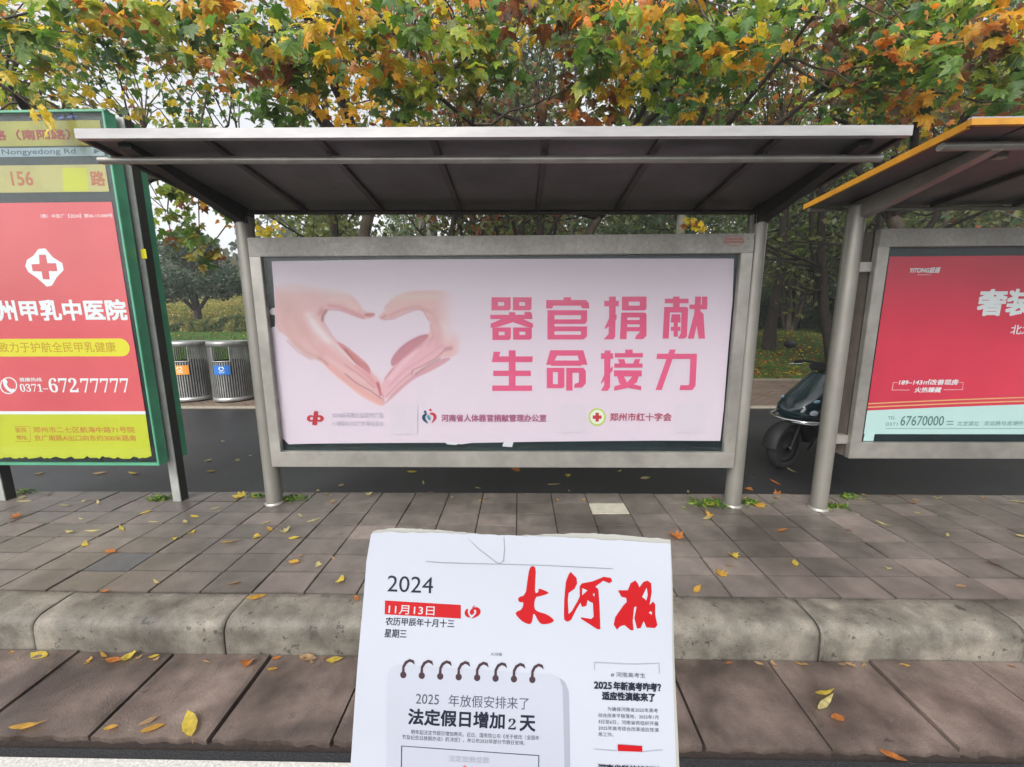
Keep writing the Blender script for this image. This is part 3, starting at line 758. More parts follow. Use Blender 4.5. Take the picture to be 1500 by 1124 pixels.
redp = mat('red_poster_paper', lin((206, 54, 76)), .5, 0, .3, .9, .08, lin((214, 62, 84)), bump=.0012, b_scale=3, big=(.7, .88, 1.05))
pale2 = mat('pale_poster_paper', lin((178, 198, 196)), .5, 0, .35)
# survey points beyond the frame's right side are continued on the sheet plane
q0 = p2.uv(1303, 376); q1 = p2.uv(1271, 636)
pr = MB(); 
def sheet_rect(pl, mbx, u0, v0, u1, v1, k):
    mbx.add([pl.p3(u0, v0, k), pl.p3(u1, v0, k), pl.p3(u1, v1, k), pl.p3(u0, v1, k)], [(0, 1, 2, 3)])
UR = 5.90
sheet_rect(p2, pr, q0[0], q1[1], UR, q0[1], 0); rposter = pr.build('poster', redp, s2)
p2.n = 3
vb = p2.uv(1276, 601)[1]; vb2 = p2.uv(1500, 592)[1]; ux = p2.uv(1500, 592)[0]
sl = (vb2-vb)/(ux-q0[0]); UM = (q0[0]+UR)/2
def band(off0, off1, m, name):
    mb = MB(); us = [q0[0]+(UR-q0[0])*k/24 for k in range(25)]
    f = lambda u: vb+sl*1.25*(u-q0[0])*(1-.5*(u-q0[0])/(UR-q0[0]))
    vs = [p2.p3(u, f(u)+off0, p2.n) for u in us]+[p2.p3(u, (f(u)+off1) if off1 is not None else q1[1], p2.n) for u in us]
    mb.add(vs, [(k+25, k+26, k+1, k) for k in range(24)]); p2.n += 1
    return mb.build(name, m, rposter)
band(-.004, None, pale2, 'pale_footer')
gold = ink('gold', (232, 176, 120))
band(.028, .018, gold, 'gold_line'); band(.056, .047, gold, 'gold_line')
wh = ink('bright_white', (240, 240, 244))
text(p2, 'YiTONG益通', (1331, 400), (1375, 400), 8, wh, rposter, .04, slant=.2)
text(p2, 'INVESTMENT', (1344, 403.6), (1364, 403.6), 1.6, wh, rposter)
text(p2, '奢装', (1430, 462), (1511, 460), 37, wh, rposter, .035)
text(p2, '大宅', (1522, 460), (1604, 458), 37, wh, rposter, .035)
text(p2, '北龙湖', (1479, 490), (1527, 490), 14, wh, rposter, .01)
text(p2, '建面约189–143㎡改善现房', (1316, 564), (1402, 563), 8, wh, rposter, .02, slant=.12) if False else text(p2, '189–143㎡改善现房', (1316, 564), (1402, 563), 8, wh, rposter, .02, slant=.12)
text(p2, '火热臻藏', (1339, 575), (1377, 575), 7.5, wh, rposter, .02, slant=.12)
shape(p2, [[(1308, 560), (1315, 560), (1315, 561), (1308.8, 561), (1307, 571), (1332, 571), (1332, 572), (1305.5, 572)], [(1403, 560), (1411, 560), (1410, 571.5), (1382, 571.5), (1382, 570.5), (1409, 570.5), (1410, 561), (1403, 561)]], ink('frame_pink', (238, 170, 178)), rposter, 'caption_frame')
gr = ink('grey_green', (96, 130, 124))
text(p2, 'TEL', (1300, 614.5), (1311, 614.5), 4.5, gr, rposter); text(p2, '0371', (1297, 624), (1314, 624), 5, gr, rposter)
text(p2, '67670000', (1318, 623.5), (1381, 623), 14, gr, rposter, .012)
text(p2, '北龙湖北', (1401, 624), (1433, 623), 7, gr, rposter); text(p2, '龙运路与龙湖外环路交叉口', (1440, 623.5), (1540, 623), 7, gr, rposter)
shape(p2, [rectp(1386, 617, 1396, 618.2), rectp(1386, 621, 1396, 622.2), rectp(1297, 627.6, 1502, 628.2)], gr, rposter, 'thin_rule')
shape(p2, [[(1268, 628), (1281, 635), (1279, 646), (1264, 646)], ], pale2, rposter, 'loose_corner')

# ================================================================== LEFT BUS-STOP SIGN
SL, SR, SZ0, SZ1 = -4.46, -2.90, .36, 2.975
sg = thing('bus_stop_sign', ((SL+SR)/2, 3.09, 0), 'tall green framed bus stop sign at the left with a red hospital advertisement', 'bus stop sign')
for x in (SL+.035, SR+.0):
    b = MB(); b.bbox(x-.035, x+.035, 3.055, 3.063, 0, 2.97, .002); part('post_face', b, greypost_m, sg)
    b = MB(); b.box(x-.034, x+.036, 3.0635, 3.13, 0, 2.965); part('post', b, darkpost_m, sg)
def sign_box(y0, y1, front):
    fw = .018
    for a, c, n in ((SL, SL+fw, 'frame_side'), (SR-fw, SR, 'frame_side')):
        b = MB(); b.bbox(a, c, y0, y1, SZ0+fw, SZ1-fw, .003); part(n, b, green_m, sg)
    b = MB(); b.bbox(SL, SR, y0, y1, SZ1-fw, SZ1, .003); part('frame_top', b, green_m, sg)
    b = MB(); b.bbox(SL, SR, y0, y1, SZ0, SZ0+fw, .003); part('frame_bottom', b, green_m, sg)
    a, c = (y0+.03, y1-.002) if front else (y0+.002, y1-.03)
    b = MB(); b.box(SL+fw, SR-fw, a, c, SZ0+fw, SZ1-fw); part('sign_core', b, dark_in, sg)
sign_box(2.95, 3.035, True); sign_box(3.142, 3.225, False)
b = MB(); b.box(SL+.02, SR-.02, 2.958, 2.961, SZ0+.02, SZ1-.02); part('glass_pane', b, glass_m, sg)
p3_ = Plane(2.978, sg)
def uvrect(pl, x1px, ytop, ybot, m, name, parent, x1b=None, u_left=SL+.06):
    mb = MB(); ua, va = pl.uv(x1px, ytop); ub, vb_ = pl.uv(x1b or x1px, ybot)
    mb.add([pl.p3(u_left, vb_, pl.n), pl.p3(ub, vb_, pl.n), pl.p3(ub, va, pl.n), pl.p3(u_left, va, pl.n)], [(0, 1, 2, 3)]); pl.n += 1
    return mb.build(name, m, parent)
yel = mat('ink_sun_faded_yellow', lin((138, 128, 40)), .5, 0, .4, 3, .2, lin((156, 146, 58)))
ysign = uvrect(p3_, 147, 176, 213, yel, 'destination_strip', sg, 152)
rd = ink('dull_red', (150, 40, 34))
text(p3_, '东风路（南阳路）站', (-52, 206), (140, 204), 15, rd, ysign, .04)
wstrip = uvrect(p3_, 152, 215.5, 228.5, mat('pale_blue_strip', lin((128, 142, 148)), .45), 'street_name_strip', sg, 154)
dk = ink('dark_slate', (48, 66, 84))
text(p3_, 'Dongfengxilu Lukao & Nongyedong Rd', (-150, 227.6), (112, 227.6), 10, dk, wstrip, .012)
shape(p3_, [[(138, 218.5), (147, 222), (138, 225.5)]], dk, wstrip, 'arrow')
bei = mat('ink_faded_beige', lin((170, 154, 92)), .5, 0, .4, 2.5, .12, lin((178, 166, 104)))
rstrip = uvrect(p3_, 154.5, 241, 281, bei, 'route_number_strip', sg, 160.5)
shape(p3_, [[(92, 246), (127, 246), (130, 280.5), (92.5, 280.5)]], ink('bright_yellow', (200, 196, 50)), rstrip, 'yellow_block')
rb_ = ink('brick', (184, 104, 66))
text(p3_, '156', (19, 272), (50, 272), 20, rb_, rstrip, .03); text(p3_, '路', (135, 272.5), (155, 272), 21, rb_, rstrip, .035)
redad = mat('hospital_poster_red', lin((206, 82, 88)), .5, 0, .3, .8, .08, lin((212, 92, 98)), big=(.8, .92, 1.04))
rposter3 = uvrect(p3_, 163.5, 296, 604, redad, 'poster', sg, 213)
text(p3_, '（豫）中医广【2024】第06-13-084号', (60, 320), (166, 321), 6, wh, rposter3)
cD = lambda x, y: (x/6, 340+y/6)
shape(p3_, [[[(340, 150), (400, 145), (470, 225), (550, 275), (562, 335), (500, 400), (460, 470), (415, 482), (330, 405), (250, 350), (225, 300), (240, 245), (295, 210)],
             [(345, 200), (350, 280), (278, 285), (290, 345), (368, 348), (380, 415), (440, 418), (432, 345), (508, 345), (495, 275), (420, 275), (405, 200)]]], wh, rposter3, 'white_cross_emblem', cD)
text(p3_, '郑州甲乳中医院', (-32, 470), (187, 468.5), 29, wh, rposter3, .035)
ypill = ink('pill_yellow', (236, 220, 64))
ul = SL+.06
def pill(pl, xr0, y0, y1, m, parent):
    ua, va = pl.uv(xr0, y0); ub, vb_ = pl.uv(xr0, y1); r = (va-vb_)/2; cu, cv = ua-r, (va+vb_)/2
    pts = [(ul, vb_), *[(cu+r*math.cos(t), cv+r*math.sin(t)) for t in [(-math.pi/2+math.pi*k/14) for k in range(15)]], (ul, va)]
    mb = MB(); v3 = [Vector((a, c, 0)) for a, c in pts]
    mb.add([pl.p3(a, c, pl.n) for a, c in pts], tessellate_polygon([v3])); pl.n += 1
    return mb.build('yellow_pill', m, parent)
pl_ = pill(p3_, 188, 496, 522, ypill, rposter3)
text(p3_, '致力于护航全民甲乳健康', (0, 516.5), (171, 515.5), 15, ink('ochre', (204, 156, 44)), rposter3, .006)
shape(p3_, [[disc(13, 565, 12.6, 12.4), disc(13, 565, 11, 10.8)]], wh, rposter3, 'phone_ring')
shape(p3_, [[(5, 557), (9, 555), (12, 560), (10, 563), (13, 568), (18, 570.5), (21, 569), (23, 573), (19, 575.5), (12, 573), (7, 567), (4.5, 561)]], wh, rposter3, 'phone_handset', None, 1)
text(p3_, '健康热线', (29.5, 559), (62, 559), 5.6, wh, rposter3, .02)
text(p3_, '𝟎𝟑𝟕𝟏–', (31, 574), (72, 574), 11.5, wh, rposter3); text(p3_, '𝟔𝟕𝟐', (74, 575), (116, 574.6), 21, wh, rposter3)
text(p3_, '𝟕𝟕𝟕𝟕𝟕', (121, 575), (191, 573.5), 20.5, wh, rposter3)
uvrect(p3_, 213, 602.5, 607, wh, 'white_band', sg, 213.8)
yad = mat('hospital_poster_yellow', lin((184, 184, 44)), .5, 0, .3, 1.2, .06, lin((190, 188, 54)))
mb = MB(); pts = [p3_.uv(213.8, 607), p3_.uv(222.5, 668)]
cur = [p3_.uv(x, 671+random.uniform(-1.5, 2.2)) for x in range(218, -40, -9)]
pts = [p3_.uv(213.8, 607), p3_.uv(220.5, 655), p3_.uv(222.5, 668)]+[p3_.uv(218-k*4.5, (670 if k % 5 else 668.5)+random.uniform(-.8, 2.4)) for k in range(1, 58)]+[(SL+.06, p3_.uv(0, 671)[1]), (SL+.06, p3_.uv(0, 607)[1])]
v3 = [Vector((a, c, 0)) for a, c in pts]
mb.add([p3_.p3(a, c, p3_.n) for a, c in pts], tessellate_polygon([v3])); p3_.n += 1
yposter = mb.build('yellow_footer', yad, sg)
oc = ink('orange_brown', (206, 124, 62))
text(p3_, '郑州市二七区航海中路71号院', (50, 634), (198, 632.5), 8.8, oc, yposter, .015)
text(p3_, '京广南路A出口向东约300米路南', (52, 646), (200, 645), 8.6, oc, yposter, .015)
text(p3_, '医院', (24.5, 633.5), (40, 633.5), 7, oc, yposter, .012); text(p3_, '地址', (25.5, 644), (41, 644), 6.5, oc, yposter, .012)
shape(p3_, [rectp(21, 624.5, 44, 625.2), rectp(23, 646.5, 46, 647.2), rectp(44.5, 625, 45.2, 647)], oc, yposter, 'address_frame')
b = MB(); q = on_y(210.5, 372, 3.05); b.bbox(q.x-.02, q.x+.02, 3.049, 3.054, q.z-.035, q.z+.035, .001)
part('yellow_sticker', b, ink('sticker_yellow', (232, 222, 40)), sg)
# blue reflection at the top, modelled as crumpled dark shards behind the glass
ns = MB(); rn = random.Random(5)
for k in range(16):
    u, v = p3_.uv(84+rn.uniform(0, 30), 164+rn.uniform(0, 9)); r_ = rn.uniform(.01, .035)
    ns.add([p3_.p3(u-r_, v-r_*.3, 40+k*9), p3_.p3(u+r_*.7, v-r_*.5, 30+k*12), p3_.p3(u+rn.uniform(-r_, r_), v+r_*.6, 60)], [(0, 1, 2)])
ns.build('crumpled_reflection', mat('blue_reflection', (.05, .07, .2), .25, .6), sg)['kind'] = 'stuff'

# ================================================================== MORNING HAZE
hz = MB(); hz.box(-150, 150, -20, 190, -2.5, 27)
hzm = bpy.data.materials.new('haze_air'); hzm.use_nodes = True
hn, hl = hzm.node_tree.nodes, hzm.node_tree.links
hn.remove(hn['Principled BSDF'])
pv = hn.new('ShaderNodeVolumePrincipled'); pv.inputs['Color'].default_value = (.93, .95, .97, 1); pv.inputs['Density'].default_value = .0025
pv.inputs['Anisotropy'].default_value = .2
hl.new(pv.outputs[0], hn['Material Output'].inputs['Volume'])
tag(hz.build('haze', hzm), 'thin pale autumn haze filling the air of the whole place', 'haze', None, 'stuff')

# ================================================================== TREES
def leaf_template(kind, rn):
    """palmate plane-tree leaf: five pointed lobes, folded a little along the middle; tip towards +y"""
    if kind == 'plane':
        out = [(0, -.08), (.10, -.16), (.30, -.20), (.36, -.06), (.56, .10), (.34, .20), (.44, .50), (.20, .42), (0, .80),
               (-.20, .42), (-.44, .50), (-.34, .20), (-.56, .10), (-.36, -.06), (-.30, -.20), (-.10, -.16)]
        out = [(x*rn.uniform(.88, 1.1), y*rn.uniform(.9, 1.08)) for x, y in out]
        c = (0, .12)
    elif kind == 'oval':
        out = [(0, -.5), (.14, -.3), (.22, 0), (.17, .3), (0, .6), (-.17, .3), (-.22, 0), (-.14, -.3)]
        out = [(x*rn.uniform(.9, 1.1), y) for x, y in out]; c = (0, .02)
    V = [(c[0], c[1], 0)]; bend = rn.uniform(.1, .5)
    for x, y in out:
        V.append((x, y, -bend*abs(x)*.8 - .25*max(0, y)**2 + rn.uniform(-.05, .05)))
    n = len(out); F = [(0, 1+i, 1+(i+1) % n) for i in range(n)]
    return np.array(V), np.array(F)
_r = random.Random(3)
T_PLANE = [leaf_template('plane', _r) for _ in range(5)]
T_OVAL = [leaf_template('oval', _r) for _ in range(3)]
# real leaf colours (linear base colours)
PAL = {'green': (.068, .150, .018), 'deep': (.034, .086, .018), 'lime': (.215, .300, .030), 'yellow': (.56, .43, .028), 'gold': (.58, .31, .020),
       'orange': (.52, .175, .014), 'rust': (.21, .068, .018), 'brown': (.11, .06, .025), 'olive': (.125, .140, .022)}
PN = list(PAL); PC = np.array([PAL[k] for k in PN])
def rot_from_normal(Nn, rng, droop=.6):
    """rotation matrices whose z is Nn and whose y (leaf tip) points mostly downwards"""
    n = len(Nn); down = np.tile([0, 0, -1.0], (n, 1))+rng.normal(0, 1-droop+.25, (n, 3))
    y = down-(down*Nn).sum(1, keepdims=True)*Nn; y /= np.linalg.norm(y, axis=1, keepdims=True)+1e-9
    x = np.cross(y, Nn); return np.stack([x, y, Nn], 2)
def leaves_mesh(name, P, S, R, C, templ, m, parent, kind='stuff'):
    Vs, Fs, Cs = [], [], []; base = 0
    pick = RNG.integers(0, len(templ), len(P))
    for t, (tv, tf) in enumerate(templ):
        i = np.where(pick == t)[0]
        if not len(i): continue
        v = np.einsum('nij,kj->nki', R[i], tv)*S[i][:, None, None]+P[i][:, None, :]
        f = tf[None]+(np.arange(len(i))*len(tv))[:, None, None]+base
        c = np.repeat(C[i][:, None, :], len(tv), 1)
        Vs.append(v.reshape(-1, 3)); Fs.append(f.reshape(-1, 3)); Cs.append(c.reshape(-1, 3)); base += v.shape[0]*v.shape[1]
    return bulk(name, np.concatenate(Vs), np.concatenate(Fs), np.concatenate(Cs), m, parent, kind)
# shared single-leaf meshes for the leaves that show large
LEAFMESH = {}
for k in PN:
    for t in range(3):
        tv, tf = T_PLANE[t]
        me = bpy.data.meshes.new('leaf_blade'); me.from_pydata([tuple(v) for v in tv], [], [tuple(map(int, f)) for f in tf]); me.update()
        a = me.color_attributes.new('Col', 'FLOAT_COLOR', 'POINT')
        base = np.array(PAL[k]); alt = np.array(PAL[{'green': 'lime', 'deep': 'green', 'lime': 'yellow', 'yellow': 'gold', 'gold': 'orange', 'orange': 'rust', 'rust': 'brown', 'brown': 'rust', 'olive': 'gold'}[k]])
        for i in range(len(tv)):
            w = 0 if i == 0 else random.choice((.0, .15, .35, .6)); c = base*(1-w)+alt*w; a.data[i].color = (*c, 1)
        me.materials.append(M_LEAF); LEAFMESH[(k, t)] = me

def curve_pts(a, b, n, wob, sag=0.0, rn=random):
    a, b = Vector(a), Vector(b); L_ = (b-a).length; out = []
    o1 = Vector([rn.gauss(0, wob) for _ in range(3)])*L_; 
    for k in range(n+1):
        t = k/n; p = a.lerp(b, t)+o1*math.sin(math.pi*t)+Vector((0, 0, sag*math.sin(math.pi*t)))
        if 0 < k < n: p += Vector([rn.gauss(0, wob*.25) for _ in range(3)])*L_
        out.append(p)
    return out

# --- the near plane trees, planted in a row behind the bicycle lane
NEAR = [  # x, y, trunk radius, label
 (-8.3, 7.9, .15, 'plane tree with green and yellow leaves rising behind the green bus stop sign'),
 (-3.05, 7.75, .125, 'plane tree with brown trunk and orange leaves, over the left part of the pink poster'),
 (1.35, 8.4, .11, 'slender plane tree behind the middle of the shelter roof, leaves turning rust and orange'),
 (3.0, 7.9, .10, 'plane tree behind the right part of the middle shelter roof with green and yellow leaves'),
 (7.6, 8.2, .14, 'plane tree at the right above the yellow edged roof, rust brown and green leaves')]
sprays = []
def add_spray(P, n, size, cols, spread=.42):
    sprays.append((np.array(P), n, size, cols, spread))
def frame_ok(p, m=0.0):
    d = CAM_R.transposed() @ (Vector(p)-Vector((0, 0, CAM_H)))
    return (d.x/-d.z*FPX+750, -d.y/-d.z*FPX+562)
MIX = {'L': (('green', 5), ('olive', 4), ('lime', 2), ('yellow', 3.2), ('orange', .7), ('deep', 2), ('rust', .6)),
       'C': (('green', 4), ('lime', 2.6), ('orange', 1.4), ('rust', 1.6), ('gold', 1.8), ('olive', 2.4), ('yellow', 2)),
       'G': (('green', 5), ('lime', 3), ('yellow', 2), ('gold', 1), ('deep', 1.5), ('orange', 1)),
       'R': (('green', 5), ('lime', 2.5), ('rust', 1.8), ('brown', 1.8), ('orange', .7), ('gold', 1), ('olive', 3), ('deep', 1.5)),
       'D': (('olive', 5), ('deep', 3), ('green', 3), ('lime', 1), ('rust', .8)),
       'B': (('rust', 4), ('brown', 3), ('olive', 3), ('orange', 1.4), ('green', 1)),
       'O': (('orange', 2.6), ('gold', 4), ('yellow', 4), ('rust', 1.2)),
       'Y': (('yellow', 5), ('gold', 2), ('lime', 2)),
       'V': (('green', 5), ('lime', 3), ('deep', 1))}
rs = random.Random(21)
# foreground sprays (branch ends reaching towards the road): (px, py, distance, mix)
for px, py, d, mx in [(30, 60, 3.9, 'L'), (90, 20, 4.2, 'G'), (150, 70, 4.4, 'L'), (60, 110, 4.0, 'L'), (20, 120, 3.7, 'Y'), (200, 40, 4.6, 'G'), (150, 15, 4.3, 'O'), (240, 20, 4.2, 'V'),
     (255, 85, 4.8, 'L'), (310, 40, 4.4, 'G'), (300, 5, 4.2, 'O'), (345, 70, 4.1, 'V'), (380, 100, 3.9, 'O'), (400, 60, 4.2, 'G'), (420, 135, 4.1, 'O'), (450, 110, 4.2, 'V'), (400, 165, 4.3, 'V'),
     (465, 45, 3.9, 'Y'), (480, 85, 4.0, 'O'), (520, 20, 3.9, 'O'), (535, 70, 4.2, 'G'), (560, 110, 4.4, 'C'), (575, 40, 4.0, 'V'), (600, 60, 4.2, 'O'), (600, 130, 4.5, 'C'), (590, 165, 4.6, 'G'),
     (640, 20, 4.1, 'G'), (650, 70, 4.3, 'V'), (680, 105, 4.3, 'G'), (700, 40, 4.2, 'C'), (720, 75, 4.2, 'C'), (740, 20, 4.3, 'B'), (690, 150, 4.5, 'C'), (770, 50, 4.4, 'G'), (735, 110, 4.5, 'C'),
     (800, 20, 4.6, 'C'), (830, 60, 4.8, 'B'), (860, 30, 4.4, 'G'), (900, 50, 4.2, 'V'), (930, 25, 4.3, 'O'), (880, 100, 4.4, 'G'), (920, 90, 4.3, 'Y'), (960, 60, 4.2, 'G'), (905, 140, 4.4, 'O'), (950, 130, 4.4, 'V'),
     (1000, 30, 4.3, 'C'), (1010, 100, 4.3, 'R'), (990, 165, 4.4, 'G'), (1050, 60, 4.2, 'V'), (1060, 120, 4.4, 'G'), (1100, 30, 4.3, 'V'), (1085, 90, 4.1, 'Y'), (1060, 160, 4.5, 'V'), (1110, 75, 4.2, 'G'),
     (1160, 30, 4.4, 'R'), (1200, 15, 4.3, 'G'), (1240, 50, 4.6, 'R'), (1290, 30, 4.3, 'V'), (1330, 70, 4.4, 'G'), (1370, 40, 4.2, 'V'), (1310, 110, 4.7, 'R'), (1360, 110, 4.5, 'R'), (1400, 20, 4.4, 'V'),
     (1430, 90, 4.6, 'B'), (1450, 130, 4.6, 'R'), (1480, 40, 4.4, 'O'), (1490, 100, 4.4, 'G'), (1280, 150, 4.8, 'R'), (1350, 160, 4.9, 'G'), (1480, 160, 4.7, 'V'), (870, 170, 4.6, 'B'), (820, 150, 5.0, 'B')]:
    add_spray(on_y(px, py-12, d+rs.uniform(.2, .9)), rs.randint(24, 34), rs.uniform(.14, .21), mx, .34)
# the dense crowns behind them
for k in range(540):
    y = rs.uniform(5.0, 11.0); tn = rs.uniform(.40, .95); u = rs.uniform(-1.38, 1.38)
    px = 761+u*FPX
    low = .50
    if px < 480: low = .47
    if 560 < px < 860: low = .66
    if 190 < px < 470: low = .52
    if px > 1180: low = .45
    if tn < low+rs.uniform(-.04, .08): continue
    x = u*y; z = CAM_H+tn*y
    if z > 8.6: continue
    if px < 500: mx = rs.choice('LLLG')
    elif px < 800: mx = rs.choice('CCGO')
    elif px < 1130: mx = rs.choice('GCRG')
    else: mx = rs.choice('RRBG')
    add_spray((x, y, z), rs.randint(32, 46), rs.uniform(.11, .17), mx, rs.uniform(.4, .62))
for k in range(120):
    y = rs.uniform(7.5, 12.5); u = rs.choice((rs.uniform(.25, 1.38), rs.uniform(.25, 1.38), rs.uniform(.4, 1.38), rs.uniform(-1.3, -.15))); tn = rs.uniform(.43, .62)
    add_spray((u*y, y, CAM_H+tn*y), rs.randint(30, 42), rs.uniform(.12, .17), rs.choice('BRG') if u > 0 else 'L', rs.uniform(.5, .7))
# lower boughs seen between the sign and the middle shelter, and scraps seen under the roof
for px, py, d, mx in [(235, 262, 5.6, 'D'), (262, 275, 5.6, 'D'), (242, 310, 5.9, 'D'), (268, 330, 5.8, 'D'), (292, 345, 5.8, 'D'), (300, 372, 5.9, 'D'), (280, 300, 6.4, 'D'), (322, 300, 6.2, 'C'), (345, 318, 6.4, 'C'),
                      (300, 268, 6.6, 'D'), (250, 345, 6.2, 'D'), (390, 338, 6.3, 'Y')]:
    add_spray(on_y(px, py, d), rs.randint(16, 24), rs.uniform(.12, .16), mx, .26)
for px, py, d, mx in [(1010, 326, 6.6, 'O'), (1025, 330, 6.6, 'Y')]:
    add_spray(on_y(px, py, d), 9, .13, mx, .12)

roots, limbs = [], []
for (tx, ty, tr, lb) in NEAR:
    roots.append(thing('plane_tree', (tx, ty, LANE_Z), lb, 'tree', 'plane trees behind the bicycle lane'))
wood_mb = [MB() for _ in NEAR]
limb_pts = [[] for _ in NEAR]
for i, (tx, ty, tr, lb) in enumerate(NEAR):
    rn = random.Random(100+i); fork = 3.5 if i != 1 else 4.4
    tp = [Vector((tx+rn.gauss(0, .03)*k, ty+rn.gauss(0, .03)*k, LANE_Z+(fork+.1)*k/6)) for k in range(7)]
    tb = MB(); tb.tube(tp, [tr*1.35, tr*1.05]+[tr*(1-.05*k) for k in range(5)], 12)
    part('trunk', tb, bark_m if i != 3 else bark_pale, roots[i])
    top = tp[-1]
    for j in range(7):
        a = 2*math.pi*(j+rn.random()*.6)/7; L_ = rn.uniform(2.4, 4.2)
        end = top+Vector((math.cos(a)*L_*.8, math.sin(a)*L_*.9-.9, rn.uniform(1.0, 3.2)))
        if end.y < 4.6: end.y = 4.6+rn.random()*.4
        pts = curve_pts(top, end, 8, .06, .25, rn)
        r0 = tr*rn.uniform(.5, .75)
        b = MB(); b.tube(pts, [r0*(1-.85*k/8)+.006 for k in range(9)], 7)
        part('limb', b, bark_dark if i != 3 else bark_m, roots[i])
        limb_pts[i] += [(p, r0*(1-.85*k/8)+.006) for k, p in enumerate(pts)][2:]
leafP = [[] for _ in NEAR]
singles = [[] for _ in NEAR]
for (P, n, size, mx, spread) in sprays:
    best = None
    for i in range(len(NEAR)):
        for p, r in limb_pts[i]:
            dd = (p-Vector(P)).length+.35*max(0, p.z-P[2])
            if best is None or dd < best[0]: best = (dd, i, p, r)
    _, i, p, r = best
    tip = Vector(P)
    pts = curve_pts(p, tip, 5, .07, .12, rs)
    wood_mb[i].tube(pts, [min(r*.7, .02)*(1-.8*k/5)+.0022 for k in range(6)], 5, False)
    names, w = zip(*MIX[mx]); w = np.array(w)/sum(w); dom = RNG.choice(len(names), p=w)
    q = RNG.normal(0, 1, (n, 3)); q /= np.linalg.norm(q, axis=1, keepdims=True); q *= (RNG.random((n, 1))**.45)*spread*np.array([1.15, 1.0, .72])
    for k in range(n):
        c = names[dom] if RNG.random() < .5 else names[RNG.choice(len(names), p=w)]
        leafP[i].append((P+q[k], size*RNG.uniform(.62, 1.2), c))
    for k in range(4):   # thin twigs inside the spray
        e = Vector(P+q[k]); wood_mb[i].tube([tip, tip.lerp(e, .5)+Vector((0, 0, .02)), e], [.003, .0024, .0015], 3, False)
for i in range(len(NEAR)):
    b = wood_mb[i]; o = part('twigs', b, bark_m, roots[i]); o['kind'] = 'stuff'
    rec = leafP[i]
    ranked = sorted(range(len(rec)), key=lambda k: -(rec[k][1]/np.linalg.norm(rec[k][0]-np.array([0, 0, CAM_H])))
                    if (lambda s: -20 < s[0] < 1520 and -20 < s[1] < 420)(frame_ok(rec[k][0])) else 0)
    chosen = set(ranked[:290])
    n = len(rec); P = np.array([r[0] for r in rec]); S = np.array([r[1] for r in rec])
    Nn = RNG.normal(0, .55, (n, 3))+np.array([0, -.62, .62]); Nn /= np.linalg.norm(Nn, axis=1, keepdims=True)
    R = rot_from_normal(Nn, RNG, .62)
    C = np.array([PAL[r[2]] for r in rec])*RNG.uniform(.75, 1.3, (n, 1))*RNG.uniform(.92, 1.08, (n, 3))
    rest = np.array([k for k in range(n) if k not in chosen])
    o = leaves_mesh('foliage', P[rest]-np.array(roots[i].location), S[rest], R[rest], C[rest], T_PLANE, M_LEAF, roots[i])
    for k in chosen:
        M = Matrix([list(R[k][0]), list(R[k][1]), list(R[k][2])]).to_4x4()
        l = link('leaf', LEAFMESH[(rec[k][2], k % 3)], None, roots[i])
        l.matrix_local = Matrix.Translation(Vector(P[k])-roots[i].location) @ M @ Matrix.Scale(S[k], 4)

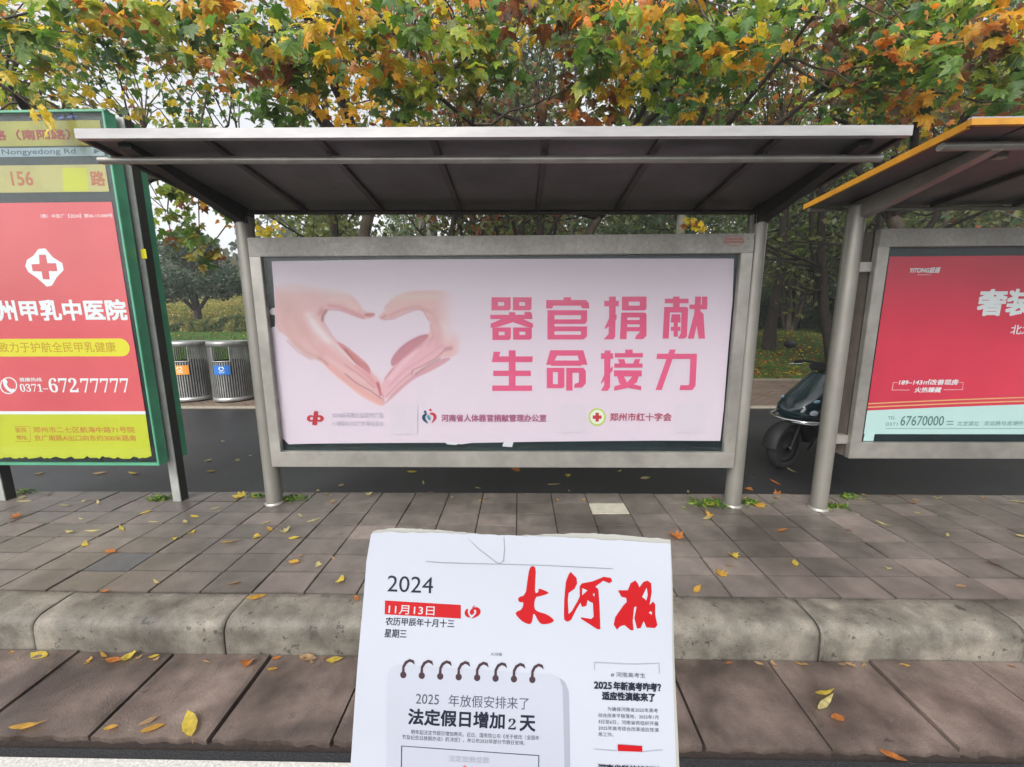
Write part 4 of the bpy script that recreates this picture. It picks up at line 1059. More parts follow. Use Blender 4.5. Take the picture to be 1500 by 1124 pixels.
# --- the wood behind: individual thin-stemmed trees with small leaves
def wood_tree(x, y, h, r, stems, label, seed, cols, nleaf, bark, crown0=.38, wide=1.0, lsize=.11, group='slender trees in the wood behind the lawn', cat='tree', name='wood_tree'):
    rn = random.Random(seed); z0 = terrain_z(x, y)-.05
    root = thing(name, (x, y, z0), label, cat, group)
    tips = []; base = Vector((x, y, z0)); b = MB()
    if stems == 1:
        pts = curve_pts(base, base+Vector((rn.gauss(0, .3), rn.gauss(0, .3), h*.92)), 9, .012, 0, rn)
        b.tube(pts, [r*1.25]+[r*(1-.8*k/9) for k in range(1, 10)], 8)
        axes = [pts]
    else:
        axes = []
        for s in range(stems):
            a = 2*math.pi*s/stems+rn.random(); sp = rn.uniform(.12, .3)*h*wide*.6
            pts = curve_pts(base+Vector((.1*math.cos(a), .1*math.sin(a), 0)), base+Vector((sp*math.cos(a), sp*math.sin(a), h*rn.uniform(.75, .95))), 8, .03, 0, rn)
            rr = r*rn.uniform(.45, .75); b.tube(pts, [rr*(1-.85*k/8)+.008 for k in range(9)], 6); axes.append(pts)
    part('trunk', b, bark, root)
    bb = MB()
    for pts in axes:
        for k in range(int(26/len(axes))+6):
            t = rn.uniform(crown0, 1); i = min(len(pts)-2, int(t*(len(pts)-1))); p = pts[i].lerp(pts[i+1], t*(len(pts)-1)-i)
            a = rn.uniform(0, 2*math.pi); L_ = h*rn.uniform(.12, .26)*wide*(1.25-t*.6)
            e = p+Vector((math.cos(a)*L_, math.sin(a)*L_, L_*rn.uniform(.15, .8)))
            q = curve_pts(p, e, 4, .08, 0, rn); rr = r*.22*(1.2-t)
            bb.tube(q, [rr+.008, rr*.8+.007, rr*.6+.006, rr*.4+.005, .004], 4, False); tips += [q[2], q[3], q[4]]
            for _ in range(2):
                e2 = q[3]+Vector([rn.gauss(0, L_*.35) for _ in range(3)]); bb.tube([q[2], e2], [rr*.4+.005, .004], 3, False); tips.append(e2)
    o = part('branches', bb, bark, root); o['kind'] = 'stuff'
    nt = len(tips); T = np.array([tuple(t) for t in tips])
    clump = RNG.uniform(.35, 1.6, nt); ci = RNG.choice(nt, nleaf, p=clump/clump.sum())
    P = T[ci]+RNG.normal(0, 1, (nleaf, 3))*np.array([.34, .34, .24])*h/9
    Nn = RNG.normal(0, .7, (nleaf, 3))+np.array([0, -.3, .6]); Nn /= np.linalg.norm(Nn, axis=1, keepdims=True)
    R = rot_from_normal(Nn, RNG, .3); S = RNG.uniform(.6, 1.3, nleaf)*lsize
    cc = np.array([PAL[c] if isinstance(c, str) else c for c in cols]); cid = RNG.integers(0, len(cc), nt)
    C = cc[cid[ci]]*RNG.uniform(.7, 1.3, (nleaf, 1))
    v = np.array([(-.5, -.5, 0), (.5, -.35, .1), (.1, .6, 0)])
    tv = [(np.array([(0, -.6, 0), (.42, .0, .1), (0, .62, -.1), (-.42, .0, .1)]), np.array([(0, 1, 2), (0, 2, 3)]))]
    leaves_mesh('foliage', P-np.array(root.location), S*1.25, R, C, tv, M_LEAF, root)
    return root
W_ = 'slender trees in the wood behind the lawn'
olive1, olive2, dkgreen, khaki, bluegreen = (.085, .12, .032), (.11, .14, .04), (.045, .08, .028), (.16, .165, .055), (.05, .10, .055)
seed = 400
def W(px, y, h, r, st, label, cols, nl, bark=bark_dark, **k):
    global seed; seed += 1
    x = (px-761)/FPX*(y*math.cos(PITCH))+0.0
    return wood_tree(x, y, h, r, st, label, seed, cols, nl, bark, **k)
W(1126, 15.5, 11, .21, 1, 'dark straight tree trunk just right of the pink poster, forking to the right higher up', (olive1, olive2, 'olive'), 2600, group=None, crown0=.42, wide=1.25)
W(1152, 21, 10, .24, 4, 'many stemmed thin tree between the middle and right shelters, low green foliage', (khaki, olive1, 'lime', dkgreen), 3800, bark_m, group=None, crown0=.15)
W(1213, 19, 9, .12, 1, 'dark leaning trunk behind the post of the right shelter', (olive1, dkgreen), 2600, group=None, crown0=.3)
W(770, 13, 9.5, .26, 5, 'dark many stemmed tree seen above the middle of the shelter roof', (olive1, dkgreen, 'rust', khaki), 2600, group=None, crown0=.35)
W(616, 15, 13, .20, 1, 'tall pale grey trunk above the left middle of the roof, the left one of two', (olive2, khaki, 'green'), 2400, bark_pale, group=None, crown0=.45)
W(641, 17, 13.5, .24, 1, 'tall pale mottled trunk above the middle of the roof, the right one of two', (olive2, khaki), 2400, bark_pale, group=None, crown0=.45)
W(688, 12, 8.5, .2, 3, 'dark thin stems bending outwards above the roof left of its middle', (olive2, 'olive', 'rust'), 1500, group=None, crown0=.35)
W(498, 12.5, 11, .19, 1, 'dark upright trunk behind the left part of the shelter roof', (olive1, 'olive'), 2400, group=None, crown0=.35)
W(1482, 11.6, 10, .13, 1, 'pale slanting trunk at the upper right corner above the yellow edged roof', (olive2, 'rust'), 2400, bark_pale, group=None, crown0=.35)
W(1225, 12.5, 9, .24, 5, 'dark fan of thin branches above the gap between middle and right roofs', (olive1, 'olive', khaki), 1500, group=None, crown0=.3, wide=1.3)
rw = random.Random(77)
spots = []
for k in range(46):
    for _ in range(30):
        y = rw.uniform(17, 44); u = rw.uniform(-.62, 1.45)
        if u < -.34 and rw.random() < .55: continue
        x = u*y
        if all((x-a)**2+(y-b)**2 > 5 for a, b in spots): break
    spots.append((x, y))
for k, (x, y) in enumerate(spots):
    cols = [(olive1, dkgreen, olive2), (khaki, olive2, 'olive'), (bluegreen, dkgreen, olive1), (olive2, 'olive', khaki)][k % 4]
    zone = 'left' if x/y < -.1 else ('middle' if x/y < .5 else 'right')
    tint = ('dark green', 'khaki leaved', 'blue-green', 'olive leaved')[k % 4]; far_ = 'far back' if y > 30 else 'near the front'
    hh = (rw.uniform(12, 19) if x/y > -.36 else rw.uniform(7, 9.5))
    wood_tree(x, y, hh, rw.uniform(.10, .2), 1 if rw.random() < .6 else 3, f'thin trunked {tint} tree {far_} in the wood beyond the lawn, {zone} part', 700+k, cols, 3400, bark_dark if k % 3 else bark_m, crown0=rw.uniform(.12, .35), lsize=.19, wide=1.0, group=f'{tint} trees {far_} in the wood, {zone}')
# far-off wood closing the view
def far_mass():
    n = 52000; y = RNG.uniform(46, 66, n); u = RNG.uniform(-1.7, 1.8, n); x = u*y
    top = 11+3*np.sin(x*.16)+2*np.sin(x*.43+1)
    top = np.where(u < -.42, top*.8, top)
    z = .8+RNG.random(n)**.8*top
    P = np.stack([x, y, z], 1); Nn = RNG.normal(0, .6, (n, 3))+np.array([0, -.6, .4]); Nn /= np.linalg.norm(Nn, axis=1, keepdims=True)
    cc = np.array([(.09, .11, .05), (.055, .08, .04), (.13, .13, .07), (.05, .085, .055)])
    g_ = (np.sin(x*.31)+np.sin(y*.7+x*.11)+np.sin(z*.8+x*.5)); ci = np.clip(((g_+3)/6*4).astype(int), 0, 3)
    tv = [(np.array([(0, -.6, 0), (.5, .0, .1), (0, .62, -.1), (-.5, .0, .1)]), np.array([(0, 1, 2), (0, 2, 3)]))]
    o = leaves_mesh('distant_wood', P, RNG.uniform(.5, 1.05, n), rot_from_normal(Nn, RNG, .3), cc[ci]*RNG.uniform(.7, 1.3, (n, 1)), tv, M_LEAF, None)
    tag(o, 'hazy green wood far beyond the lawn that reads as one mass', 'wood', None, 'stuff')
far_mass()

# rounded grey-green tree and shrubs seen in the left gap
def leaf_blob(name, parts_fn, n, cols, size, root, kind='stuff'):
    P = parts_fn(n); Nn = RNG.normal(0, .7, (n, 3))+np.array([0, -.3, .6]); Nn /= np.linalg.norm(Nn, axis=1, keepdims=True)
    cc = np.array([PAL[c] if isinstance(c, str) else c for c in cols])
    g_ = np.sin(P[:, 0]*2.3+P[:, 2]*1.7)+np.sin(P[:, 0]*5.1-P[:, 2]*4.0+P[:, 1]); ci = np.clip(((g_+2)/4*len(cc)).astype(int), 0, len(cc)-1)
    tv = [(np.array([(0, -.6, 0), (.42, .0, .1), (0, .62, -.1), (-.42, .0, .1)]), np.array([(0, 1, 2), (0, 2, 3)]))]
    return leaves_mesh(name, P, RNG.uniform(.6, 1.3, n)*size, rot_from_normal(Nn, RNG, .3), cc[ci]*RNG.uniform(.65, 1.35, (n, 1)), tv, M_LEAF, root, kind)
def ell(c, r, hollow=.5):
    def f(n):
        q = RNG.normal(0, 1, (n, 3)); q /= np.linalg.norm(q, axis=1, keepdims=True)
        q *= (hollow+(1-hollow)*RNG.random((n, 1))**.6)*(1+.13*np.sin(q[:, :1]*7+q[:, 2:]*5))
        return q*np.array(r)+np.array(c)
    return f
def ground_at(px, y): 
    x = (px-761)/FPX*(y*math.cos(PITCH)); return x, terrain_z(x, y)
x, z = ground_at(282, 24)
rt = thing('round_tree', (x, 24, z), 'round grey-green tree with a short dark trunk beyond the lawn, left of the pink poster', 'tree')
b = MB(); b.tube([(x, 24, z), (x+.1, 24, z+1.2), (x-.05, 24.1, z+2.6)], [.24, .19, .12], 8)
for a in range(6): b.tube([(x+.05, 24, z+1.1), (x+math.cos(a)*1.0, 24+math.sin(a)*.8, z+2.3), (x+math.cos(a)*2.0, 24+math.sin(a)*1.4, z+3.4)], [.1, .06, .02], 5)
part('trunk', b, bark_dark, rt)
blobs = []
fs = [ell((0, 0, 3.5), (2.5, 2, 1.7), .3), ell((-1.4, -.2, 2.7), (1.4, 1.2, .9)), ell((1.6, 0, 2.8), (1.6, 1.2, .9)), ell((.4, -.3, 4.7), (1.5, 1.3, 1.0))]
leaf_blob('crown', lambda n: np.concatenate([f(n//4) for f in fs]), 9000, (bluegreen, (.06, .09, .055), (.09, .12, .07), dkgreen), .17, rt)
def shrub(px, y, w, h, label, cols, n, group=None, name='shrub', cat='shrub', size=.12, x=None, depth=None):
    xx, zz = ground_at(px, y); 
    if x is not None: xx = x; zz = terrain_z(x, y)
    r = thing(name, (xx, y, zz), label, cat, group)
    dp = depth or w*.8
    leaf_blob('foliage', ell((0, 0, h*.45), (w/2, dp/2, h*.58), .25), n, cols, size, r)
    b = MB()
    for a in range(7): b.tube([(xx, y, zz), (xx+math.cos(a)*w*.2, y+math.sin(a)*dp*.2, zz+h*.5)], [.03, .012], 4)
    part('stems', b, bark_dark, r); return r
YG = ((.30, .30, .07), (.42, .35, .10), (.20, .24, .06), (.48, .38, .14))
for k, (px, y, w, h) in enumerate([(238, 27, 4, 2.2), (262, 30, 4.5, 2.7), (300, 29, 5, 2.2), (335, 31, 5, 2.9), (365, 29, 5, 3.2), (205, 30, 5, 3), (160, 31, 5, 3.2), (110, 31, 5, 3), (395, 33, 5, 3.4)]):
    shrub(px, y, w, h, 'yellow-green bushy shrub behind the clipped hedge, beyond the litter bins', YG, 3200, 'yellow-green shrubs behind the hedge')
# clipped hedge rising to the right
hx0, _ = ground_at(236, 22); hx1, _ = ground_at(425, 22)
hd = thing('clipped_hedge', ((hx0+hx1)/2, 22, 0), 'clipped sloping hedge with yellowish top beyond the lawn, left of the pink poster', 'hedge')
def hedge_pts(x0, x1, y0, y1, h0, h1, ox=0, oy=0):
    def f(n):
        t = RNG.random(n); x = x0+(x1-x0)*t; h = (h0+(h1-h0)*t)
        face = RNG.random(n); y = np.where(face < .6, y0+RNG.normal(0, .05, n), y0+(y1-y0)*RNG.random(n))
        zg = np.array([terrain_z(a, y0) for a in x]); z = zg+np.where(face < .6, RNG.random(n)*h, h+RNG.normal(0, .05, n))
        return np.stack([x-ox, y-oy, z], 1)
    return f
leaf_blob('foliage', hedge_pts(hx0, hx1, 22, 23.6, .42, 1.25, (hx0+hx1)/2, 22), 15000, ((.17, .19, .05), (.08, .11, .035), (.26, .25, .08)), .09, hd)
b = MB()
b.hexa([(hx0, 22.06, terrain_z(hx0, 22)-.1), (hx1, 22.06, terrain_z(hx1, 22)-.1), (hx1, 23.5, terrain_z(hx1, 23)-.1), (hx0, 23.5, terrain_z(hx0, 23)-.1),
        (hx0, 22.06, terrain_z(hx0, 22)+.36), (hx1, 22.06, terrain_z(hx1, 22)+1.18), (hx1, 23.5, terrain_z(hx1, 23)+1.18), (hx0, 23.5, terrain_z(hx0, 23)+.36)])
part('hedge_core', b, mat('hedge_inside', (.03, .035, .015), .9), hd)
# dark low hedge at the right, and the ball shrub
rx0, _ = ground_at(560, 23); rx1, _ = ground_at(1560, 23)
hd2 = thing('low_hedge', ((rx0+rx1)/2, 23, 0), 'long dark green low hedge at the far side of the leaf covered lawn', 'hedge')
leaf_blob('foliage', hedge_pts(rx0, rx1, 23, 24, .95, 1.0, (rx0+rx1)/2, 23), 26000, (dkgreen, (.028, .045, .02), (.045, .065, .03)), .11, hd2)
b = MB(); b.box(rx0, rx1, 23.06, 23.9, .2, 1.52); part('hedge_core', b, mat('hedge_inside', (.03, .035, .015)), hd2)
shrub(1207, 20, 1.9, 2.3, 'dark ball shaped shrub half hidden by the post of the right shelter', (dkgreen, (.02, .035, .015)), 4200, None, 'ball_shrub', size=.09)
shrub(1112, 21, 1.6, 2.3, 'dark shrub just right of the pink poster at the foot of the dark trunk', (dkgreen, (.02, .035, .015)), 3600, None, 'dark_shrub', size=.09)

# grass blades and fallen leaves on the lawn
def blades():
    n = 26000; y = 10.3+RNG.random(n)**1.5*12; u = np.where(RNG.random(n) < .75, RNG.uniform(-1.0, -.6, n), RNG.uniform(.5, .85, n)); x = u*y
    P = np.array([(a, b_, terrain_z(a, b_)) for a, b_ in zip(x, y)]); h = RNG.uniform(.04, .09, n); a = RNG.uniform(0, 6.28, n)
    d = np.stack([np.cos(a), np.sin(a), 0*a], 1)*.012; lean = RNG.normal(0, .02, (n, 3)); lean[:, 2] = 0
    V = np.stack([P-d, P+d, P+lean+np.stack([0*h, 0*h, h], 1)], 1).reshape(-1, 3); F = np.arange(3*n).reshape(-1, 3)
    C = np.repeat(np.array([(.075, .17, .028)])*RNG.uniform(.6, 1.5, (n, 1)), 3, 0)
    o = bulk('grass', V, F, C, M_LEAF); tag(o, 'short green grass growing on the lawn behind the bicycle lane', 'grass', None, 'stuff')
blades()
def litter():
    n = 5200; y = 10.35+RNG.random(n)**1.1*12; u = np.where(RNG.random(n) < .85, RNG.uniform(.45, .95, n), RNG.uniform(-1.0, -.6, n)); x = u*y
    P = np.array([(a, b_, terrain_z(a, b_)+.03) for a, b_ in zip(x, y)])
    Nn = RNG.normal(0, .3, (n, 3))+np.array([0, -.1, 1]); Nn /= np.linalg.norm(Nn, axis=1, keepdims=True)
    cc = np.array([PAL['yellow'], PAL['orange'], PAL['rust'], PAL['gold'], (.2, .12, .06), PAL['brown']])
    o = leaves_mesh('leaf_litter', P, RNG.uniform(.06, .17, n), rot_from_normal(Nn, RNG, .2), cc[RNG.choice(6, n, p=[.09, .07, .24, .06, .26, .28])], T_OVAL+T_PLANE[:2], M_LEAF, None)
    tag(o, 'yellow and brown fallen leaves scattered over the lawn', 'fallen leaves', None, 'stuff')
litter()

# ================================================================== LITTER BINS
bin_steel = mat('bin_steel', (.36, .36, .35), .38, .7, .5, 6, .2)
bin_dark = mat('bin_inner', (.03, .03, .03), .7)
def litter_bin(x, y, label, colour):
    r = thing('litter_bin', (x, y, LANE_Z+.03), label, 'litter bin', 'slatted steel litter bins')
    z = LANE_Z+.03; R_ = .345
    b = MB(); b.lathe([(0, 1.185), (R_-.02, 1.185), (R_+.005, 1.178), (R_+.012, 1.165), (R_+.012, 1.09), (R_-.01, 1.085), (0, 1.085)], (x, y, z), 40); part('lid', b, bin_steel, r)
    b = MB(); b.lathe([(0, .012), (R_, .012), (R_+.006, .02), (R_+.006, .085), (R_-.015, .09), (0, .09)], (x, y, z), 40); part('base_ring', b, bin_steel, r)
    b = MB(); b.lathe([(R_-.07, .09), (R_-.07, .80)], (x, y, z), 32); part('inner_bucket', b, bin_dark, r)
    sl = MB(); a0 = math.radians(-78)
    for k in range(52):
        a = 2*math.pi*k/52; da = (a-a0+math.pi) % (2*math.pi)-math.pi
        top = .80 if abs(da) < .42 else 1.088
        ca, sa = math.cos(a), math.sin(a); t = Vector((-sa, ca, 0))*.0095; n0 = Vector((ca, sa, 0)); c = Vector((x, y, z))
        pts = [c+n0*(R_-.012)-t, c+n0*R_-t, c+n0*R_+t, c+n0*(R_-.012)+t]
        sl.hexa([p+Vector((0, 0, .086)) for p in pts]+[p+Vector((0, 0, top)) for p in pts])
    o = part('slats', sl, bin_steel, r); o['kind'] = 'stuff'
    b = MB(); pts = [(x+(R_+.004)*math.cos(a0+t), y+(R_+.004)*math.sin(a0+t), z+.805) for t in np.linspace(-.44, .44, 9)]; b.tube(pts, .012, 6)
    for s in (-.44, .44):
        q = (x+(R_+.004)*math.cos(a0+s), y+(R_+.004)*math.sin(a0+s)); b.tube([(*q, z+.80), (*q, z+1.09)], .012, 6)
    part('opening_rim', b, bin_steel, r)
    b = MB(); n_ = 8; vs = []
    for zz in (.55, .73):
        for t in np.linspace(-.40, .40, n_): vs.append((x+(R_+.018)*math.cos(a0+t), y+(R_+.018)*math.sin(a0+t), z+zz))
    b.add(vs, [(k, k+1, n_+k+1, n_+k) for k in range(n_-1)]); pl = part('label_plate', b, mat('plate_'+label.split()[-3], colour, .4), r)
    b = MB()
    for s in range(3):    # three chasing arrows
        th0 = math.pi/2+s*2*math.pi/3
        arc = [(th0+.25+k*.26) for k in range(6)]
        def pt(th, rr): 
            uu = rr*math.cos(th); vv = rr*math.sin(th)+.665
            t = uu/(R_+.02); return (x+(R_+.0205)*math.cos(a0+t), y+(R_+.0205)*math.sin(a0+t), z+vv)
        vs = [pt(t, .030) for t in arc]+[pt(t, .046) for t in arc]
        b.add(vs, [(k, k+1, 7+k, 6+k) for k in range(5)])
        b.add([pt(arc[-1], .022), pt(arc[-1], .054), pt(arc[-1]+.45, .038)], [(0, 1, 2)])
    b2 = b
    for s, wd in ((.606, .05), (.59, .04)):
        vs = []
        for zz in (s-.004, s+.004):
            for t in (-wd, wd): vs.append((x+(R_+.0205)*math.cos(a0+t/R_), y+(R_+.0205)*math.sin(a0+t/R_), z+zz))
        b2.add(vs, [(0, 1, 3, 2)])
    subpart('recycling_mark', b2, mat('mark_white', (.75, .78, .8), .5), r, pl)
xb, _y = on_z(283, 588, LANE_Z).x, 0
litter_bin(on_y(284, 570, 7.75).x, 7.75, 'round slatted steel litter bin with an orange label plate', lin((226, 150, 60)))
litter_bin(on_y(342, 570, 7.72).x, 7.72, 'round slatted steel litter bin with a blue label plate', lin((36, 106, 186)))

# ================================================================== SCOOTER
def scooter():
    S0 = Vector((2.86, 4.12, LANE_Z)); yaw = math.radians(24)
    r = thing('scooter', S0, 'dark teal electric scooter parked on the bicycle lane behind the right shelter post', 'scooter', None, yaw)
    teal = mat('scooter_teal', (.006, .02, .027), .16, 0, .6, coat=.5); blk = mat('scooter_black', (.006, .006, .007), .6)
    rub = mat('tyre_rubber', (.015, .015, .015), .8); chrome = mat('chrome', (.8, .8, .82), .12, 1.0); lens = mat('lamp_lens', (.45, .5, .55), .12, 0, .8)
    seatm = mat('scooter_seat', (.02, .018, .017), .55)
    def P(n, b, m, par=None): return b.build(n, m, par or r)
    def wheel(x):
        b = MB(); prof = [(.17, -.045), (.215, -.05), (.24, -.032), (.247, 0), (.24, .032), (.215, .05), (.17, .045)]
        b.lathe(prof, (x, 0, .247), 28, 'Y'); w = P('wheel', b, rub)
        b = MB(); b.lathe([(.03, -.05), (.05, -.03), (.15, -.02), (.172, -.04), (.172, .04), (.15, .02), (.05, .03), (.03, .05)], (x, 0, .247), 20, 'Y'); P('rim', b, blk, w)
        b = MB(); b.tube([(x, -.075, .247), (x, .075, .247)], .018, 10); P('axle', b, chrome, w)
    wheel(0.0); wheel(1.22)
    b = MB()       # front mudguard
    vs = []
    for k in range(13):
        a = math.radians(20+k*13)
        for t in (-.075, -.05, 0, .05, .075):
            rr = .285-(abs(t)/.075)**2*.03; vs.append((rr*math.cos(a), t, .247+rr*math.sin(a)))
    b.add(vs, [(i*5+j, i*5+j+1, (i+1)*5+j+1, (i+1)*5+j) for i in range(12) for j in range(4)], True); P('front_mudguard', b, blk)
    for s in (-.07, .07):
        b = MB(); b.tube([(0, s, .247), (.12, s, .52), (.3, s*.5, .82)], [.018, .022, .022], 8); P('fork_leg', b, blk)
    # front cowl: loft of cross-sections rising backwards
    def loft(secs, m, name, n=14):
        b = MB(); vs = []
        for (x, z, w, hgt, bulge) in secs:
            for k in range(n):
                a = 2*math.pi*k/n; vs.append((x-math.copysign(abs(math.cos(a))**.8, math.cos(a))*bulge, math.copysign(abs(math.sin(a))**.7, math.sin(a))*w, z))
        m_ = len(secs)
        b.add(vs, [(i*n+k, i*n+(k+1) % n, (i+1)*n+(k+1) % n, (i+1)*n+k) for i in range(m_-1) for k in range(n)], True)
        b.add([vs[k] for k in range(n)], [tuple(range(n))[::-1]]); b.add([vs[(m_-1)*n+k] for k in range(n)], [tuple(range(n))]); return P(name, b, m)
    loft([(.31, .47, .08, 0, .10), (.25, .52, .15, 0, .19), (.235, .60, .205, 0, .235), (.27, .68, .215, 0, .245), (.34, .77, .20, 0, .225), (.41, .86, .165, 0, .18), (.47, .95, .13, 0, .125), (.50, 1.02, .09, 0, .07)], teal, 'front_cowl', 22)
    loft([(.50, .36, .17, 0, .04), (.46, .60, .25, 0, .06), (.50, .80, .22, 0, .06), (.54, .96, .14, 0, .05)], blk, 'leg_shield')
    def lens_blob(c, rad, n, name, m):
        b = MB(); vs = []; q = 14
        for i in range(9):
            ph = math.pi*i/8
            for k in range(q):
                th = 2*math.pi*k/q; vs.append((c[0]-rad[0]*math.cos(ph), c[1]+rad[1]*math.sin(ph)*math.cos(th), c[2]+rad[2]*math.sin(ph)*math.sin(th)))
        b.add(vs, [(i*q+k, i*q+(k+1) % q, (i+1)*q+(k+1) % q, (i+1)*q+k) for i in range(8) for k in range(q)], True); return P(name, b, m)
    lens_blob((.055, 0, .645), (.035, .085, .05), 1, 'headlight', lens)
    for s in (-1, 1):
        lens_blob((.145, .155*s, .635), (.07, .05, .05), 1, 'indicator', lens)
        lens_blob((.235, .165*s, .745), (.10, .022, .028), 1, 'side_flash', mat('pale_blue_panel', (.20, .36, .44), .2, coat=.5))
    def P(n, b, m, par=None, _s=(0.0,)): return b.build(n, m, par or r)
    b = MB(); b.tube([(.26, -.27, .57), (.11, -.26, .55), (.01, -.15, .545), (-.02, 0, .545), (.01, .15, .545), (.11, .26, .55), (.26, .27, .57)], .012, 8)
    b.tube([(.25, -.25, .53), (.09, -.21, .52), (.02, 0, .515), (.09, .21, .52), (.25, .25, .53)], .009, 8); P('bumper_bar', b, chrome)
    loft([(.36, .26, .07, 0, .07), (.36, .36, .11, 0, .14), (.35, .44, .13, 0, .17), (.33, .50, .12, 0, .16)], blk, 'under_fairing')
    b = MB(); b.tube([(.03, 0, .54), (.07, 0, .46)], .009, 6); P('bumper_stay', b, chrome)
    b = MB(); b.tube([(.48, 0, .98), (.51, 0, 1.12)], .03, 8); P('stem', b, blk)
    SH = .21
    b = MB(); b.tube([(.40+SH, -.34, 1.10), (.31+SH, -.2, 1.13), (.29+SH, 0, 1.12), (.31+SH, .2, 1.13), (.40+SH, .34, 1.10)], .013, 8); P('handlebar', b, blk)
    for s in (-1, 1):
        b = MB(); b.tube([(.335+SH, .24*s, 1.122), (.405+SH, .35*s, 1.10)], .02, 10); P('grip', b, rub)
        b = MB(); b.tube([(.28+SH, .19*s, 1.10), (.25+SH, .33*s, 1.085)], .006, 6); P('brake_lever', b, chrome)
        b = MB(); b.tube([(.31+SH, .2*s, 1.13), (.26+SH, .25*s, 1.26), (.25+SH, .30*s, 1.30)], .006, 6)
        mi = P('mirror', b, blk); b = MB(); b.lathe([(0, -.012), (.05, -.01), (.062, 0), (.05, .012), (0, .014)], (0, 0, 0), 16, 'Y')
        b.v = [(.25+SH+y, .34*s+x*1.2, 1.315+z*.8) for x, y, z in b.v]; P('mirror_head', b, blk, mi)
    b = MB(); b.bbox(.22+SH, .27+SH, -.10, .10, 1.04, 1.13, .02); P('instrument_pod', b, blk)
    b = MB(); b.bbox(.46, .80, -.15, .15, .34, .40, .02); P('footboard', b, blk)
    loft([(.90, .34, .13, 0, .20), (.92, .50, .17, 0, .26), (.95, .66, .17, 0, .30), (.98, .74, .13, 0, .30)], teal, 'rear_body')
    b = MB(); b.bbox(.66, 1.30, -.13, .13, .74, .84, .04); P('seat', b, seatm)
    b = MB(); b.tube([(1.2, -.1, .84), (1.42, -.09, .93), (1.44, .09, .93), (1.2, .1, .84)], .011, 8); P('grab_rail', b, chrome)
    b = MB(); b.bbox(1.28, 1.34, -.08, .08, .60, .68, .01); P('tail_light', b, mat('tail_red', (.3, .01, .01), .2))
    b = MB(); b.tube([(.8, .1, .30), (.86, .24, .012)], .012, 6); P('kick_stand', b, blk)
scooter()

# ================================================================== NEWSPAPER HELD BEFORE THE CAMERA
def cam_pt(px, py, a): return Vector(((px-750)/FPX*a, -(py-562)/FPX*a, -a))
O = cam_pt(540, 778, .35); Uv = Vector((.9991, -.0426, 0)).normalized()
Vd = Vector((-.0215, -.985, .135)); Vd = (Vd-Uv*Vd.dot(Uv)*.55).normalized(); Vv = -Vd
CM = cam.matrix_world.copy()
news = thing('newspaper', CM @ (O+Vv*-.2+Uv*.135), 'white newspaper front page held up before the bus shelter, red brush lettering at its top', 'newspaper')
bpy.context.view_layer.update()
NI = Matrix.Translation(-news.location) @ CM      # sheet coordinates (camera-side survey) -> the newspaper's own frame
class NewsSheet(Sheet):
    def p3(s, u, v, k=0): return NI @ Sheet.p3(s, u, v, k)
ns_ = NewsSheet(O, Uv, Vv)
paper = mat('newsprint', (.36, .38, .43), .75, 0, .2, 2.2, .02, (.37, .39, .44), bump=.0006, b_scale=14)
paper_back = mat('newsprint_back', (.30, .30, .275), .8, 0, .2, 8, .06)
PW, PH = .2705, .392
def bow(u, v): return .0016*math.sin(u*17+.6)*max(0, min(1, (v+.12)/.12)) + .0012*math.sin(v*40+u*9)
ns_.bow = bow
def page(name, m, off, rot, du, dv, w=PW, h=PH, corner=.006, nx=48, ny=60, front=True):
    mb = MB(); vs = []; rn = random.Random(int(off*1e5)+3)
    wob = [rn.uniform(-.0006, .0006) for _ in range(nx+1)]
    for j in range(ny+1):
        for i in range(nx+1):
            u = w*i/nx; v = -h*j/ny
            if j == 0: v += wob[i]+(.0018*math.sin(math.pi*min(1, u/w*1.0)) if front else .0012*math.sin(u*40))
            if i < 3 and j < 4: u += corner*(1-i/3)*(1-j/4)*.45; v -= corner*(1-i/3)*(1-j/4)*.3
            uu = u*math.cos(rot)-v*math.sin(rot)+du; vv = u*math.sin(rot)+v*math.cos(rot)+dv
            p = ns_.O+ns_.U*uu+ns_.V*vv+ns_.N*(bow(uu, vv)-off-(0.004*max(0, 1-j/4.0)*(.5+.5*math.sin(i*.21)) if not front else 0))
            vs.append(NI @ p)
    mb.add(vs, [(j*(nx+1)+i, (j+1)*(nx+1)+i, (j+1)*(nx+1)+i+1, j*(nx+1)+i+1) for j in range(ny) for i in range(nx)], True)
    o = mb.build(name, m, news)
    return o
front = page('front_page', paper, 0, 0, 0, 0)
page('inner_sheet', paper_back, .0004, .0085, .0004, .0016, front=False); page('inner_sheet', paper_back, .0008, .0125, .0008, .0012, front=False); page('inner_sheet', paper, .0012, .004, .0003, .0005, front=False)
black_i, red_n = ink('news_black', (26, 30, 48)), ink('news_red', (176, 10, 20))
dgrey, mgrey = ink('news_dark_grey', (70, 74, 90)), ink('news_grey', (150, 154, 168))
cE = lambda x, y: (740+x/6.25, 810+y/6.25)
shape(ns_, [[(250, 98), (280, 125), (272, 250), (268, 360), (302, 345), (300, 306), (400, 348), (385, 362), (320, 382), (270, 392), (258, 500), (300, 530), (380, 550), (446, 603), (430, 625), (390, 638), (330, 645), (300, 620), (255, 530), (245, 600), (235, 635), (205, 645), (140, 612), (88, 552), (95, 530), (148, 508), (168, 440), (120, 442), (112, 395), (182, 375), (200, 240), (218, 125)]], red_n, front, 'brush_character', cE, 1)
